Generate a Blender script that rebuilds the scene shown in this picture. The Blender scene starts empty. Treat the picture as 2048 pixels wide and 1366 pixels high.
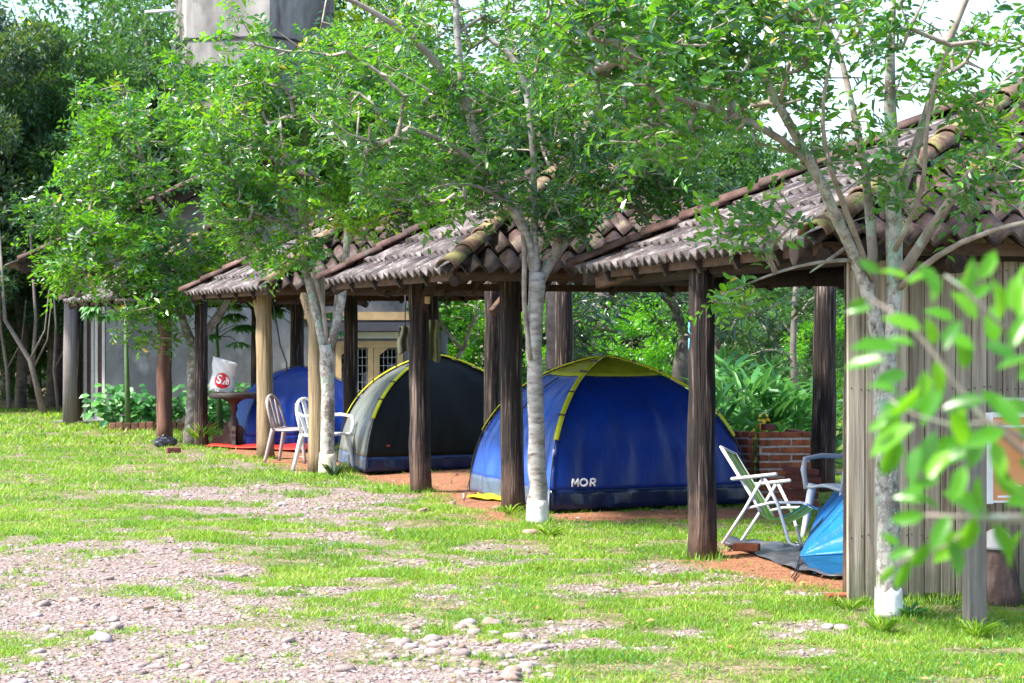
import bpy, bmesh, math, random
import numpy as np
from mathutils import Vector, Matrix

R = math.radians
random.seed(7)
rng = np.random.default_rng(11)
S = bpy.context.scene
COL = S.collection
FPX, HORIZ, CAMH = 4100.0, 672.0, 1.6      # lens in photo pixels, eye level row, eye height (m)

# ---------------------------------------------------------------- camera, light, exposure
cam_d = bpy.data.cameras.new('camera')
cam = bpy.data.objects.new('camera', cam_d); COL.objects.link(cam); S.camera = cam
cam.location = (0, 0, CAMH); cam.rotation_euler = (R(90), 0, 0)
cam_d.sensor_width = 36; cam_d.lens = FPX / 2048 * 36
cam_d.shift_y = -(683 - HORIZ) / 2048
cam_d.clip_start = 0.1; cam_d.clip_end = 1500
cam_d.dof.use_dof = True; cam_d.dof.focus_distance = 15.0; cam_d.dof.aperture_fstop = 8.0

SUN_EL, SUN_AZ = R(52), R(-112)             # azimuth measured from +Y (view direction) to +X
W = bpy.data.worlds.new('World'); S.world = W; W.use_nodes = True
wn = W.node_tree; sky = wn.nodes.new('ShaderNodeTexSky'); sky.sky_type = 'NISHITA'; sky.sun_disc = False
sky.sun_elevation = SUN_EL; sky.sun_rotation = SUN_AZ
sky.air_density = 1.0; sky.dust_density = 1.5; sky.ozone_density = 1.0
bg = wn.nodes['Background']; bg.inputs['Strength'].default_value = 0.115
wn.links.new(sky.outputs[0], bg.inputs[0])
sl = bpy.data.lights.new('sun', 'SUN'); sun = bpy.data.objects.new('sun', sl); COL.objects.link(sun)
sl.energy = 3.2; sl.angle = R(7.0); sl.color = (1.0, 0.94, 0.84)
sdir = Vector((math.sin(SUN_AZ) * math.cos(SUN_EL), math.cos(SUN_AZ) * math.cos(SUN_EL), math.sin(SUN_EL)))
sun.rotation_euler = sdir.to_track_quat('Z', 'Y').to_euler()
S.view_settings.view_transform = 'Standard'; S.view_settings.look = 'None'
S.view_settings.exposure = 2.0; S.view_settings.gamma = 1.0; S.view_settings.use_curve_mapping = False
S.cycles.use_denoising = True
S.cycles.max_bounces = 7; S.cycles.diffuse_bounces = 3; S.cycles.glossy_bounces = 2
S.cycles.transmission_bounces = 4; S.cycles.transparent_max_bounces = 4
S.cycles.sample_clamp_indirect = 6.0

# ---------------------------------------------------------------- placement helpers
def P(px, py, d):
    return Vector(((px - 1024) / FPX * d, d, CAMH + (HORIZ - py) / FPX * d))
def G(px, py):
    d = CAMH * FPX / (py - HORIZ)
    return Vector(((px - 1024) / FPX * d, d, 0))
def rot2(a):
    return math.cos(a), math.sin(a)

# ---------------------------------------------------------------- materials
MATS = {}
def _n(nt, t, **kw):
    n = nt.nodes.new(t)
    for k, v in kw.items():
        setattr(n, k, v)
    return n
def ramp(nt, fac, stops):
    r = _n(nt, 'ShaderNodeValToRGB'); cr = r.color_ramp
    while len(cr.elements) < len(stops): cr.elements.new(0.5)
    for e, (p, c) in zip(cr.elements, stops):
        e.position = p; e.color = (*c, 1) if len(c) == 3 else c
    nt.links.new(fac, r.inputs[0]); return r.outputs[0]
def mat(name, cols, scale=4.0, stretch=(1, 1, 1), rough=0.7, bump=0.3, bscale=None, detail=6.0, spec=0.3,
        dist=0.01, rand=0.0, metal=0.0, transl=0.0, spots=None, sheen=0.0):
    """cols: list of (pos, colour) driven by noise in object space"""
    if name in MATS: return MATS[name]
    m = bpy.data.materials.new(name); m.use_nodes = True; nt = m.node_tree; L = nt.links
    b = nt.nodes['Principled BSDF']
    tc = _n(nt, 'ShaderNodeTexCoord'); mp = _n(nt, 'ShaderNodeMapping'); mp.inputs['Scale'].default_value = stretch
    src = tc.outputs['Object']
    oi = _n(nt, 'ShaderNodeObjectInfo')
    add = _n(nt, 'ShaderNodeVectorMath', operation='ADD')
    mul = _n(nt, 'ShaderNodeVectorMath', operation='SCALE'); mul.inputs['Scale'].default_value = 37.0
    cmb = _n(nt, 'ShaderNodeCombineXYZ'); L.new(oi.outputs['Random'], cmb.inputs[0]); L.new(oi.outputs['Random'], cmb.inputs[1])
    L.new(cmb.outputs[0], mul.inputs[0]); L.new(src, mp.inputs[0]); L.new(mp.outputs[0], add.inputs[0]); L.new(mul.outputs[0], add.inputs[1])
    nz = _n(nt, 'ShaderNodeTexNoise'); nz.inputs['Scale'].default_value = scale; nz.inputs['Detail'].default_value = detail
    nz.inputs['Roughness'].default_value = 0.65
    L.new(add.outputs[0], nz.inputs['Vector'])
    c = ramp(nt, nz.outputs['Fac'], cols)
    if spots:                                   # (scale, lo, hi, colour) blotches with a shape of their own
        for (sc, lo, hi, cc) in spots:
            z2 = _n(nt, 'ShaderNodeTexNoise'); z2.inputs['Scale'].default_value = sc; z2.inputs['Detail'].default_value = 5
            ad2 = _n(nt, 'ShaderNodeVectorMath', operation='ADD'); ad2.inputs[1].default_value = (sc, 3.1, 7.7)
            L.new(add.outputs[0], ad2.inputs[0]); L.new(ad2.outputs[0], z2.inputs['Vector'])
            mr = _n(nt, 'ShaderNodeMapRange'); mr.inputs['From Min'].default_value = lo; mr.inputs['From Max'].default_value = hi
            L.new(z2.outputs['Fac'], mr.inputs['Value'])
            mx = _n(nt, 'ShaderNodeMix', data_type='RGBA'); L.new(mr.outputs[0], mx.inputs['Factor'])
            L.new(c, mx.inputs['A']); mx.inputs['B'].default_value = (*cc, 1); c = mx.outputs['Result']
    if rand:
        hs = _n(nt, 'ShaderNodeHueSaturation')
        mr = _n(nt, 'ShaderNodeMapRange'); mr.inputs['To Min'].default_value = 1 - rand; mr.inputs['To Max'].default_value = 1 + rand
        L.new(oi.outputs['Random'], mr.inputs['Value']); L.new(mr.outputs[0], hs.inputs['Value']); L.new(c, hs.inputs['Color'])
        c = hs.outputs[0]
    L.new(c, b.inputs['Base Color']); b.inputs['Roughness'].default_value = rough
    b.inputs['Specular IOR Level'].default_value = spec; b.inputs['Metallic'].default_value = metal
    if bump:
        bz = _n(nt, 'ShaderNodeTexNoise'); bz.inputs['Scale'].default_value = bscale or scale * 3; bz.inputs['Detail'].default_value = 5
        L.new(add.outputs[0], bz.inputs['Vector'])
        bp = _n(nt, 'ShaderNodeBump'); bp.inputs['Strength'].default_value = bump; bp.inputs['Distance'].default_value = dist
        L.new(bz.outputs['Fac'], bp.inputs['Height']); L.new(bp.outputs[0], b.inputs['Normal'])
    if transl:
        out = nt.nodes['Material Output']; tr = _n(nt, 'ShaderNodeBsdfTranslucent'); ms = _n(nt, 'ShaderNodeMixShader')
        ms.inputs[0].default_value = transl; L.new(c, tr.inputs[0]); L.new(b.outputs[0], ms.inputs[1]); L.new(tr.outputs[0], ms.inputs[2])
        L.new(ms.outputs[0], out.inputs[0])
    MATS[name] = m
    return m
def leafmat(name, stops, rough=0.4, transl=0.35, tcol=(0.35, 0.6, 0.05), spec=0.5, coat=0.0):
    """colour by the per-leaf value stored on each leaf"""
    m = bpy.data.materials.new(name); m.use_nodes = True; nt = m.node_tree; L = nt.links
    b = nt.nodes['Principled BSDF']; at = _n(nt, 'ShaderNodeAttribute'); at.attribute_name = 'lv'
    c = ramp(nt, at.outputs['Fac'], stops)
    L.new(c, b.inputs['Base Color']); b.inputs['Roughness'].default_value = rough; b.inputs['Specular IOR Level'].default_value = spec
    b.inputs['Coat Weight'].default_value = coat; b.inputs['Coat Roughness'].default_value = .18
    tr = _n(nt, 'ShaderNodeBsdfTranslucent'); mx = _n(nt, 'ShaderNodeMix', data_type='RGBA')
    mx.inputs['Factor'].default_value = 0.6; L.new(c, mx.inputs['A']); mx.inputs['B'].default_value = (*tcol, 1)
    L.new(mx.outputs['Result'], tr.inputs[0]); ms = _n(nt, 'ShaderNodeMixShader'); ms.inputs[0].default_value = transl
    L.new(b.outputs[0], ms.inputs[1]); L.new(tr.outputs[0], ms.inputs[2]); L.new(ms.outputs[0], nt.nodes['Material Output'].inputs[0])
    return m
def plain(name, c, rough=0.5, spec=0.4, transl=0.0, v=0.12, scale=6, bump=0.0, metal=0.0):
    lo = tuple(x * (1 - v) for x in c); hi = tuple(min(1, x * (1 + v)) for x in c)
    return mat(name, [(0.3, lo), (0.7, hi)], scale=scale, rough=rough, spec=spec, transl=transl, bump=bump, metal=metal)

M_POST = mat('weathered_post', [(0.38, (0.006, 0.0045, 0.0045)), (0.54, (0.022, 0.015, 0.0135)), (0.61, (0.085, 0.060, 0.052)), (0.72, (0.25, 0.205, 0.18))],
             scale=3.0, stretch=(11, 11, 0.55), rough=0.78, bump=1.0, bscale=5, dist=0.02, rand=0.15, spots=[(.9, .58, .68, (.15, .105, .085))])
M_POSTL = mat('pale_post', [(0.30, (0.10, 0.07, 0.04)), (0.5, (0.26, 0.19, 0.11)), (0.75, (0.40, 0.31, 0.19))],
              scale=3.0, stretch=(11, 11, 0.5), rough=0.75, bump=0.9, bscale=5, dist=0.015)
M_POSTG = mat('grey_post', [(0.30, (0.09, 0.08, 0.078)), (0.5, (0.18, 0.16, 0.155)), (0.75, (0.28, 0.255, 0.24))],
              scale=3.0, stretch=(11, 11, 0.4), rough=0.75, bump=0.6, bscale=14, dist=0.01)
M_BEAM = mat('dark_beam', [(0.3, (0.012, 0.008, 0.007)), (0.7, (0.045, 0.030, 0.024))], scale=4, stretch=(3, 3, 3), rough=0.8, bump=0.4)
M_RAFT = mat('brown_board', [(0.3, (0.035, 0.02, 0.012)), (0.7, (0.12, 0.066, 0.038))], scale=5, stretch=(1, 1, 4), rough=0.75, bump=0.3)
M_CUT = plain('cut_wood', (0.50, 0.36, 0.18), rough=0.7, v=0.25)
M_PLANK = mat('grey_plank', [(0.30, (0.11, 0.083, 0.062)), (0.46, (0.29, 0.235, 0.18)), (0.68, (0.46, 0.395, 0.32))],
              scale=2.4, stretch=(12, 12, 0.45), rough=0.8, bump=0.6, bscale=7, dist=0.006, rand=0.28,
              spots=[(3.2, 0.60, 0.75, (0.17, 0.15, 0.085)), (16, 0.69, 0.74, (0.05, 0.035, 0.028))])
TILE_SPOTS = [(9, 0.58, 0.72, (0.10, 0.092, 0.045)), (30, 0.60, 0.72, (0.42, 0.39, 0.37))]
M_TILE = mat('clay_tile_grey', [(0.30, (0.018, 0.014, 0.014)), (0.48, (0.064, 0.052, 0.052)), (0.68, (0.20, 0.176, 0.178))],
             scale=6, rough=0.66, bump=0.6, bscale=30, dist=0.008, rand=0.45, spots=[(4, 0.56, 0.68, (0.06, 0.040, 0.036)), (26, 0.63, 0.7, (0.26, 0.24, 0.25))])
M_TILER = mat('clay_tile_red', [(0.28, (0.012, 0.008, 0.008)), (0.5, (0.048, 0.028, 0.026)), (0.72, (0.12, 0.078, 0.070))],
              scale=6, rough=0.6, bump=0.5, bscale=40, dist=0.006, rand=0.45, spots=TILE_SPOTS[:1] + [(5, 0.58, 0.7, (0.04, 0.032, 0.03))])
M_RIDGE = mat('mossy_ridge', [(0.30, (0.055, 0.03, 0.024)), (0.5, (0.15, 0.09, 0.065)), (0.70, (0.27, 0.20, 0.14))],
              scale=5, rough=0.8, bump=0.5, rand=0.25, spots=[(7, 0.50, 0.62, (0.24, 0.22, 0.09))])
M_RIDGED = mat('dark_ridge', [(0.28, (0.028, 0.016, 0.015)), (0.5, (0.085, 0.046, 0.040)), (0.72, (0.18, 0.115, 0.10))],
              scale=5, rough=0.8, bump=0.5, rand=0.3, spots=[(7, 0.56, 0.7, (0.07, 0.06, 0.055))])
M_WALL = mat('grey_plaster', [(0.3, (0.085, 0.085, 0.088)), (0.5, (0.155, 0.155, 0.16)), (0.7, (0.24, 0.24, 0.245))], scale=1.6, stretch=(1, 1, 0.6),
             rough=0.85, bump=0.2, bscale=20, spots=[(2.2, 0.56, 0.70, (0.30, 0.30, 0.31)), (1.1, 0.58, 0.7, (0.07, 0.07, 0.075))])
M_CONC = mat('stained_concrete', [(0.28, (0.07, 0.068, 0.068)), (0.5, (0.22, 0.21, 0.20)), (0.75, (0.42, 0.40, 0.38))], scale=1.3,
             stretch=(1.1, 1.1, 0.35), rough=0.85, bump=0.3, spots=[(2.6, 0.55, 0.7, (0.10, 0.08, 0.08))])
M_WHITE = plain('white_paint', (0.74, 0.73, 0.72), rough=0.5)
M_PLASTIC = plain('white_plastic', (0.70, 0.71, 0.74), rough=0.35, v=0.05)
M_PLASTB = plain('taupe_plastic', (0.34, 0.27, 0.27), rough=0.35, v=0.05)
M_ALU = plain('painted_tube', (0.62, 0.62, 0.68), rough=0.35, v=0.08)
M_LIMEW = mat('limewash', [(0.3, (0.62, 0.61, 0.58)), (0.7, (0.80, 0.79, 0.77))], scale=8, rough=0.8, bump=0.5, bscale=22,
              spots=[(24, 0.66, 0.70, (0.25, 0.23, 0.2))])
M_LIMEY = mat('old_limewash', [(0.3, (0.46, 0.41, 0.29)), (0.7, (0.68, 0.63, 0.5))], scale=8, rough=0.8, bump=0.5, bscale=22)
M_BARK_A = mat('pale_bark', [(0.32, (0.09, 0.075, 0.065)), (0.44, (0.26, 0.23, 0.205)), (0.60, (0.45, 0.42, 0.385))], scale=22, stretch=(1, 1, .8),
               rough=0.85, bump=1.0, bscale=30, dist=0.012, spots=[(6, 0.55, 0.62, (0.27, 0.38, 0.30)), (3.2, 0.56, 0.66, (0.15, 0.125, 0.11)), (44, 0.58, 0.66, (0.46, 0.46, 0.42))])
M_BARK_B = mat('banded_bark', [(0.28, (0.09, 0.075, 0.068)), (0.45, (0.28, 0.25, 0.235)), (0.65, (0.44, 0.41, 0.39))], scale=9, stretch=(1, 1, 3.0),
               rough=0.85, bump=0.8, bscale=9, dist=0.008, spots=[(5, 0.6, 0.7, (0.13, 0.10, 0.085))])
M_BARK_C = mat('dark_bark', [(0.25, (0.06, 0.05, 0.042)), (0.5, (0.17, 0.145, 0.12)), (0.72, (0.38, 0.35, 0.31))], scale=9, rough=0.85,
               bump=0.8, bscale=26, dist=0.008, spots=[(12, 0.58, 0.66, (0.33, 0.35, 0.30))])
M_BRANCH = mat('branch_bark', [(0.28, (0.12, 0.095, 0.08)), (0.5, (0.27, 0.225, 0.195)), (0.72, (0.40, 0.355, 0.32))], scale=9, rough=0.8,
               bump=0.4, bscale=30, dist=0.004, spots=[(7, 0.60, 0.68, (0.33, 0.42, 0.35))])
M_BARKF = mat('forest_bark', [(0.3, (0.05, 0.04, 0.035)), (0.7, (0.22, 0.19, 0.17))], scale=5, rough=0.85, bump=0.4)
GREENS = [(0.0, (0.002, 0.032, 0.026)), (0.34, (0.008, 0.078, 0.030)), (0.58, (0.055, 0.24, 0.010)), (0.92, (0.24, 0.48, 0.003)), (1.0, (0.55, 0.34, 0.03))]
GREENS_FAR = [(0.0, (0.008, 0.04, 0.022)), (0.5, (0.028, 0.10, 0.030)), (0.9, (0.09, 0.22, 0.035)), (1.0, (0.25, 0.36, 0.03))]
M_LEAF = leafmat('leaf_green', GREENS, rough=0.30, transl=0.42, tcol=(0.28, 0.68, 0.005), spec=1.0, coat=.30)
M_LEAFB = leafmat('leaf_bright', [(0, (0.02, 0.13, 0.014)), (0.6, (0.07, 0.28, 0.012)), (1, (0.17, 0.42, 0.02))], rough=0.3, transl=0.5, tcol=(0.28, 0.68, 0.01), spec=0.6)
M_LEAFF = leafmat('leaf_forest', GREENS_FAR, rough=0.5, transl=0.32, tcol=(0.20, 0.48, 0.04))
M_LEAFY = leafmat('leaf_yellowish', [(0, (0.06, 0.16, 0.02)), (0.6, (0.20, 0.34, 0.02)), (1, (0.42, 0.45, 0.02))], rough=0.5, transl=0.4, tcol=(0.5, 0.7, 0.02))
M_LEAFD = leafmat('leaf_dark', [(0, (0.006, 0.028, 0.022)), (0.7, (0.016, 0.06, 0.035)), (1, (0.06, 0.16, 0.03))], rough=0.32, transl=0.15, spec=0.7)
M_LEAFG = leafmat('leaf_ginger', [(0, (.015, .09, .028)), (.5, (.055, .22, .05)), (1, (.17, .42, .11))], rough=.38, transl=.3, tcol=(.2, .5, .08))
M_LEAF_SHADE = leafmat('leaf_wood_shaded', [(0, (0.004, 0.022, 0.016)), (0.6, (0.012, 0.055, 0.030)), (1, (0.05, 0.13, 0.04))], rough=0.5, transl=0.2)  # leaf green darkened to stand in for the shade inside the left wood
M_GRASS = leafmat('grass_blade', [(0, (0.045, 0.14, 0.02)), (0.4, (0.12, 0.27, 0.016)), (0.8, (0.25, 0.40, 0.03)), (1.0, (0.46, 0.42, 0.17))], rough=0.45, transl=0.4, tcol=(0.36, 0.62, 0.03), spec=0.4)

def base_stain(m, z0, z1, col):
    """splashed earth or moss at the foot, ragged upper edge"""
    nt = m.node_tree; L = nt.links; b = nt.nodes['Principled BSDF']; src = b.inputs['Base Color'].links[0].from_socket
    g = _n(nt, 'ShaderNodeNewGeometry'); sp = _n(nt, 'ShaderNodeSeparateXYZ'); L.new(g.outputs['Position'], sp.inputs[0])
    nz = _n(nt, 'ShaderNodeTexNoise'); nz.inputs['Scale'].default_value = 9; nz.inputs['Detail'].default_value = 5; L.new(g.outputs['Position'], nz.inputs['Vector'])
    ma = _n(nt, 'ShaderNodeMath', operation='MULTIPLY_ADD'); ma.inputs[1].default_value = (z1 - z0) * 1.6; L.new(nz.outputs['Fac'], ma.inputs[0]); L.new(sp.outputs[2], ma.inputs[2])
    mr = _n(nt, 'ShaderNodeMapRange'); mr.inputs['From Min'].default_value = z1 + (z1 - z0) * .9; mr.inputs['From Max'].default_value = z0 + (z1 - z0) * .6
    mr.inputs['To Max'].default_value = .75; L.new(ma.outputs[0], mr.inputs['Value'])
    mx = _n(nt, 'ShaderNodeMix', data_type='RGBA'); L.new(mr.outputs[0], mx.inputs['Factor']); L.new(src, mx.inputs['A']); mx.inputs['B'].default_value = (*col, 1)
    L.new(mx.outputs['Result'], b.inputs['Base Color'])
base_stain(M_POST, 0.0, .45, (.17, .10, .072)); base_stain(M_POSTL, 0.0, .3, (.13, .075, .05)); base_stain(M_PLANK, 0, .30, (.11, .12, .06))
base_stain(M_LIMEW, 0.0, .05, (.20, .17, .10)); base_stain(M_WALL, 0, .5, (.08, .075, .06))

# ---------------------------------------------------------------- mesh helpers
def tag(o, label=None, cat=None, group=None, kind=None):
    if label: o['label'] = label
    if cat: o['category'] = cat
    if group: o['group'] = group
    if kind: o['kind'] = kind
    return o
def thing(name, loc, label, cat, group=None, rz=0.0, rx=0.0, ry=0.0):
    loc = tuple(loc)
    o = bpy.data.objects.new(name, None); COL.objects.link(o); o.empty_display_size = 0.2
    o.location = loc; o.rotation_euler = (rx, ry, rz)
    tag(o, label, cat, group); o['_m'] = 0; del o['_m']
    MW[o.name] = Matrix.Translation(Vector(loc)) @ o.rotation_euler.to_matrix().to_4x4()
    return o
MW = {}
class MB:
    def __init__(s): s.v = []; s.f = []; s.sm = []
    def add(s, vs, fs, smooth=False):
        b = len(s.v); s.v += [tuple(v) for v in vs]; s.f += [tuple(i + b for i in f) for f in fs]; s.sm += [smooth] * len(fs)
        return s
    def box(s, c, size, M=None, bev=0.0):
        x, y, z = (a / 2 for a in size); M = M or Matrix.Identity(3); c = Vector(c)
        if bev <= 0:
            vs = [c + M @ Vector((i * x, j * y, k * z)) for i in (-1, 1) for j in (-1, 1) for k in (-1, 1)]
            return s.add(vs, [(0, 1, 3, 2), (4, 6, 7, 5), (0, 4, 5, 1), (2, 3, 7, 6), (0, 2, 6, 4), (1, 5, 7, 3)])
        bm = bmesh.new(); bmesh.ops.create_cube(bm, size=1)
        for v in bm.verts: v.co = Vector((v.co.x * 2 * x, v.co.y * 2 * y, v.co.z * 2 * z))
        bmesh.ops.bevel(bm, geom=bm.edges[:], offset=bev, segments=1, affect='EDGES')
        vs = [c + M @ v.co for v in bm.verts]; bm.verts.index_update()
        fs = [[v.index for v in f.verts] for f in bm.faces]; bm.free()
        return s.add(vs, fs)
    def tube(s, pts, rad, n=8, caps=True, flat=1.0):
        pts = [Vector(p) for p in pts]
        if not hasattr(rad, '__len__'): rad = [rad] * len(pts)
        ref = Vector((0, 0, 1)); d0 = (pts[-1] - pts[0])
        if d0.length < 1e-6: d0 = Vector((0, 0, 1))
        if abs(d0.normalized().z) > 0.85: ref = Vector((0, 1, 0))
        vs = []
        for i, p in enumerate(pts):
            t = (pts[min(i + 1, len(pts) - 1)] - pts[max(i - 1, 0)]); t = t.normalized() if t.length > 1e-9 else Vector((0, 0, 1))
            a = t.cross(ref); a = a.normalized() if a.length > 1e-6 else Vector((1, 0, 0)); b = a.cross(t).normalized()
            for k in range(n):
                q = 2 * math.pi * k / n
                vs.append(p + (a * math.cos(q) + b * math.sin(q) * flat) * rad[i])
        fs = []
        for i in range(len(pts) - 1):
            for k in range(n):
                k2 = (k + 1) % n
                fs.append((i * n + k, i * n + k2, (i + 1) * n + k2, (i + 1) * n + k))
        s.add(vs, fs, True)
        if caps:
            b = len(s.v) - len(vs)
            s.f.append(tuple(b + k for k in reversed(range(n)))); s.sm.append(False)
            s.f.append(tuple(b + (len(pts) - 1) * n + k for k in range(n))); s.sm.append(False)
        return s
    def lathe(s, c, prof, n=20):
        c = Vector(c); vs = []; fs = []
        for (r, z) in prof:
            for k in range(n):
                q = 2 * math.pi * k / n; vs.append(c + Vector((r * math.cos(q), r * math.sin(q), z)))
        for i in range(len(prof) - 1):
            for k in range(n):
                k2 = (k + 1) % n; fs.append((i * n + k, i * n + k2, (i + 1) * n + k2, (i + 1) * n + k))
        fs.append(tuple(reversed(range(n)))); fs.append(tuple((len(prof) - 1) * n + k for k in range(n)))
        return s.add(vs, fs, True)
    def sheet(s, grid, thick=0.0, smooth=True):
        """grid[i][j] of points -> surface, doubled when thick"""
        ni, nj = len(grid), len(grid[0]); vs = [Vector(p) for row in grid for p in row]
        fs = [(i * nj + j, i * nj + j + 1, (i + 1) * nj + j + 1, (i + 1) * nj + j) for i in range(ni - 1) for j in range(nj - 1)]
        if thick:
            nrm = []
            for i in range(ni):
                for j in range(nj):
                    a = vs[min(i + 1, ni - 1) * nj + j] - vs[max(i - 1, 0) * nj + j]; b = vs[i * nj + min(j + 1, nj - 1)] - vs[i * nj + max(j - 1, 0)]
                    c = a.cross(b); nrm.append(c.normalized() if c.length > 1e-9 else Vector((0, 0, 1)))
            N = len(vs); vs2 = vs + [v + q * thick for v, q in zip(vs, nrm)]
            fs2 = fs + [tuple(reversed([k + N for k in f])) for f in fs]
            ring = [(0, j) for j in range(nj)] + [(i, nj - 1) for i in range(1, ni)] + [(ni - 1, j) for j in range(nj - 2, -1, -1)] + [(i, 0) for i in range(ni - 2, 0, -1)]
            ids = [a * nj + b for a, b in ring]
            for k in range(len(ids)):
                a, b = ids[k], ids[(k + 1) % len(ids)]; fs2.append((b, a, a + N, b + N))
            return s.add(vs2, fs2, smooth)
        return s.add(vs, fs, smooth)
    def mesh(s, name):
        me = bpy.data.meshes.new(name); me.from_pydata(s.v, [], s.f)
        me.polygons.foreach_set('use_smooth', s.sm); me.update(); return me
def obj(name, me, m, parent=None, loc=None):
    if isinstance(me, MB): me = me.mesh(name)
    o = bpy.data.objects.new(name, me); COL.objects.link(o)
    if m and not me.materials: me.materials.append(m)
    if parent: o.parent = parent
    if loc is not None: o.location = loc
    return o
def part(name, mb, m, parent, world=True, label=None):
    """a mesh given in world coordinates, stored in its thing's own coordinates"""
    if world and mb.v:
        inv = MW[parent.name].inverted(); mb.v = [tuple(inv @ Vector(v)) for v in mb.v]
    o = obj(name, mb, m, parent); MW[o.name] = MW[parent.name]
    if label: o['label'] = label
    return o
def np_mesh(name, verts, faces, lv=None, smooth=False):
    """verts (N,3), faces (M,k) numpy"""
    me = bpy.data.meshes.new(name); n, (m_, k) = len(verts), faces.shape
    me.vertices.add(n); me.vertices.foreach_set('co', verts.astype(np.float32).ravel())
    me.loops.add(m_ * k); me.loops.foreach_set('vertex_index', faces.astype(np.int32).ravel())
    me.polygons.add(m_); me.polygons.foreach_set('loop_start', np.arange(0, m_ * k, k, dtype=np.int32))
    try: me.polygons.foreach_set('loop_total', np.full(m_, k, dtype=np.int32))
    except Exception: pass
    me.polygons.foreach_set('use_smooth', np.full(m_, smooth))
    me.update(calc_edges=True)
    if lv is not None:
        a = me.attributes.new('lv', 'FLOAT', 'FACE'); a.data.foreach_set('value', lv.astype(np.float32))
    me.validate(); return me

LEAF8 = (np.array([(0, 0, 0), (.28, -.42, .10), (.68, -.40, .08), (1, 0, -.10), (.68, .40, .08), (.28, .42, .10), (.30, 0, 0), (.68, 0, -.02)]),
         np.array([(0, 1, 6), (1, 2, 7), (1, 7, 6), (2, 3, 7), (0, 6, 5), (6, 7, 4), (6, 4, 5), (7, 3, 4)]))
LEAF4 = (np.array([(0, 0, 0), (.48, -.46, .10), (.48, .46, .10), (.5, 0, 0), (1, 0, -.10)]),
         np.array([(0, 1, 3), (0, 3, 2), (1, 4, 3), (3, 4, 2)]))
LEAF2 = (np.array([(0, 0, 0), (.5, -.42, .05), (1, 0, 0), (.5, .42, .05)]), np.array([(0, 1, 2), (0, 2, 3)]))
LANCE = (np.array([(0, 0, 0), (.35, -.5, .06), (.35, .5, .06), (.35, 0, 0), (.72, -.36, -.02), (.72, .36, -.02), (.72, 0, -.07), (1, 0, -.26)]),
         np.array([(0, 1, 3), (0, 3, 2), (1, 4, 6), (1, 6, 3), (3, 6, 5), (3, 5, 2), (4, 7, 6), (6, 7, 5)]))
def norm(a): return a / np.maximum(np.linalg.norm(a, axis=1, keepdims=True), 1e-9)
def leaf_mesh(name, pos, dr, up, ln, wd, tmpl=LEAF4, lv=None):
    pos, dr, up = np.asarray(pos, float), norm(np.asarray(dr, float)), np.asarray(up, float)
    side = norm(np.cross(dr, up)); nr = np.cross(side, dr); T, F = tmpl; n = len(pos)
    ln = np.broadcast_to(ln, n); wd = np.broadcast_to(wd, n)
    V = pos[:, None, :] + dr[:, None, :] * (T[None, :, 0, None] * ln[:, None, None]) + side[:, None, :] * (T[None, :, 1, None] * wd[:, None, None]) \
        + nr[:, None, :] * (T[None, :, 2, None] * ln[:, None, None])
    Fc = F[None] + (np.arange(n) * len(T))[:, None, None]
    if lv is None: lv = rng.random(n)
    return np_mesh(name, V.reshape(-1, 3), Fc.reshape(-1, 3), np.repeat(lv, len(F)))

UNIT = {}
def leaf_parts(parent, pos, dr, up, ln, wd, lv, tmpl, m, name='leaf'):
    """leaves large enough to pick apart: one object each, sharing a few meshes"""
    pos, dr, up = np.asarray(pos, float), norm(np.asarray(dr, float)), np.asarray(up, float); side = norm(np.cross(dr, up)); nr = np.cross(side, dr)
    ln = np.broadcast_to(ln, len(pos)); wd = np.broadcast_to(wd, len(pos)); T, F = tmpl
    for i in range(len(pos)):
        q = min(7, int(lv[i] * 8)); k = (len(T), len(F), float(T[1][1]), q, m.name)
        if k not in UNIT:
            me = np_mesh(name, T.astype(float), F, np.full(len(F), (q + .5) / 8 * .96)); me.materials.append(m); UNIT[k] = me
        o = bpy.data.objects.new(name, UNIT[k]); COL.objects.link(o); o.parent = parent
        a, b, c = dr[i] * ln[i], side[i] * wd[i], nr[i] * ln[i]
        o.matrix_local = Matrix(((a[0], b[0], c[0], pos[i][0]), (a[1], b[1], c[1], pos[i][1]), (a[2], b[2], c[2], pos[i][2]), (0, 0, 0, 1)))

# ---------------------------------------------------------------- ground
def vnoise(x, y, s, seed=0):
    x = np.asarray(x) * s + seed * 17.3; y = np.asarray(y) * s - seed * 9.1
    xi, yi = np.floor(x).astype(np.int64), np.floor(y).astype(np.int64); fx, fy = x - xi, y - yi
    fx = fx * fx * (3 - 2 * fx); fy = fy * fy * (3 - 2 * fy)
    def h(a, b):
        q = (a * 374761393 + b * 668265263 + seed * 1274126177) & 0x7fffffff
        q = ((q ^ (q >> 13)) * 1103515245) & 0x7fffffff
        return ((q ^ (q >> 16)) & 0xffff) / 65535.0
    return (h(xi, yi) * (1 - fx) + h(xi + 1, yi) * fx) * (1 - fy) + (h(xi, yi + 1) * (1 - fx) + h(xi + 1, yi + 1) * fx) * fy
def fbm(x, y, s, seed=0):
    return (vnoise(x, y, s, seed) * .5 + vnoise(x, y, s * 2.1, seed + 1) * .28 + vnoise(x, y, s * 4.3, seed + 2) * .14 + vnoise(x, y, s * 9, seed + 3) * .08)
def gh(x, y):
    x = np.asarray(x, float); y = np.asarray(y, float)
    w = np.clip(1 - (np.hypot(x, y - 20) - 30) / 15, 0, 1)
    return ((fbm(x, y, 0.9, 5) - .5) * 0.05 + (vnoise(x, y, 4.5, 8) - .5) * 0.014) * w - 0.004
def gz(x, y): return float(gh(x, y))
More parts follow.
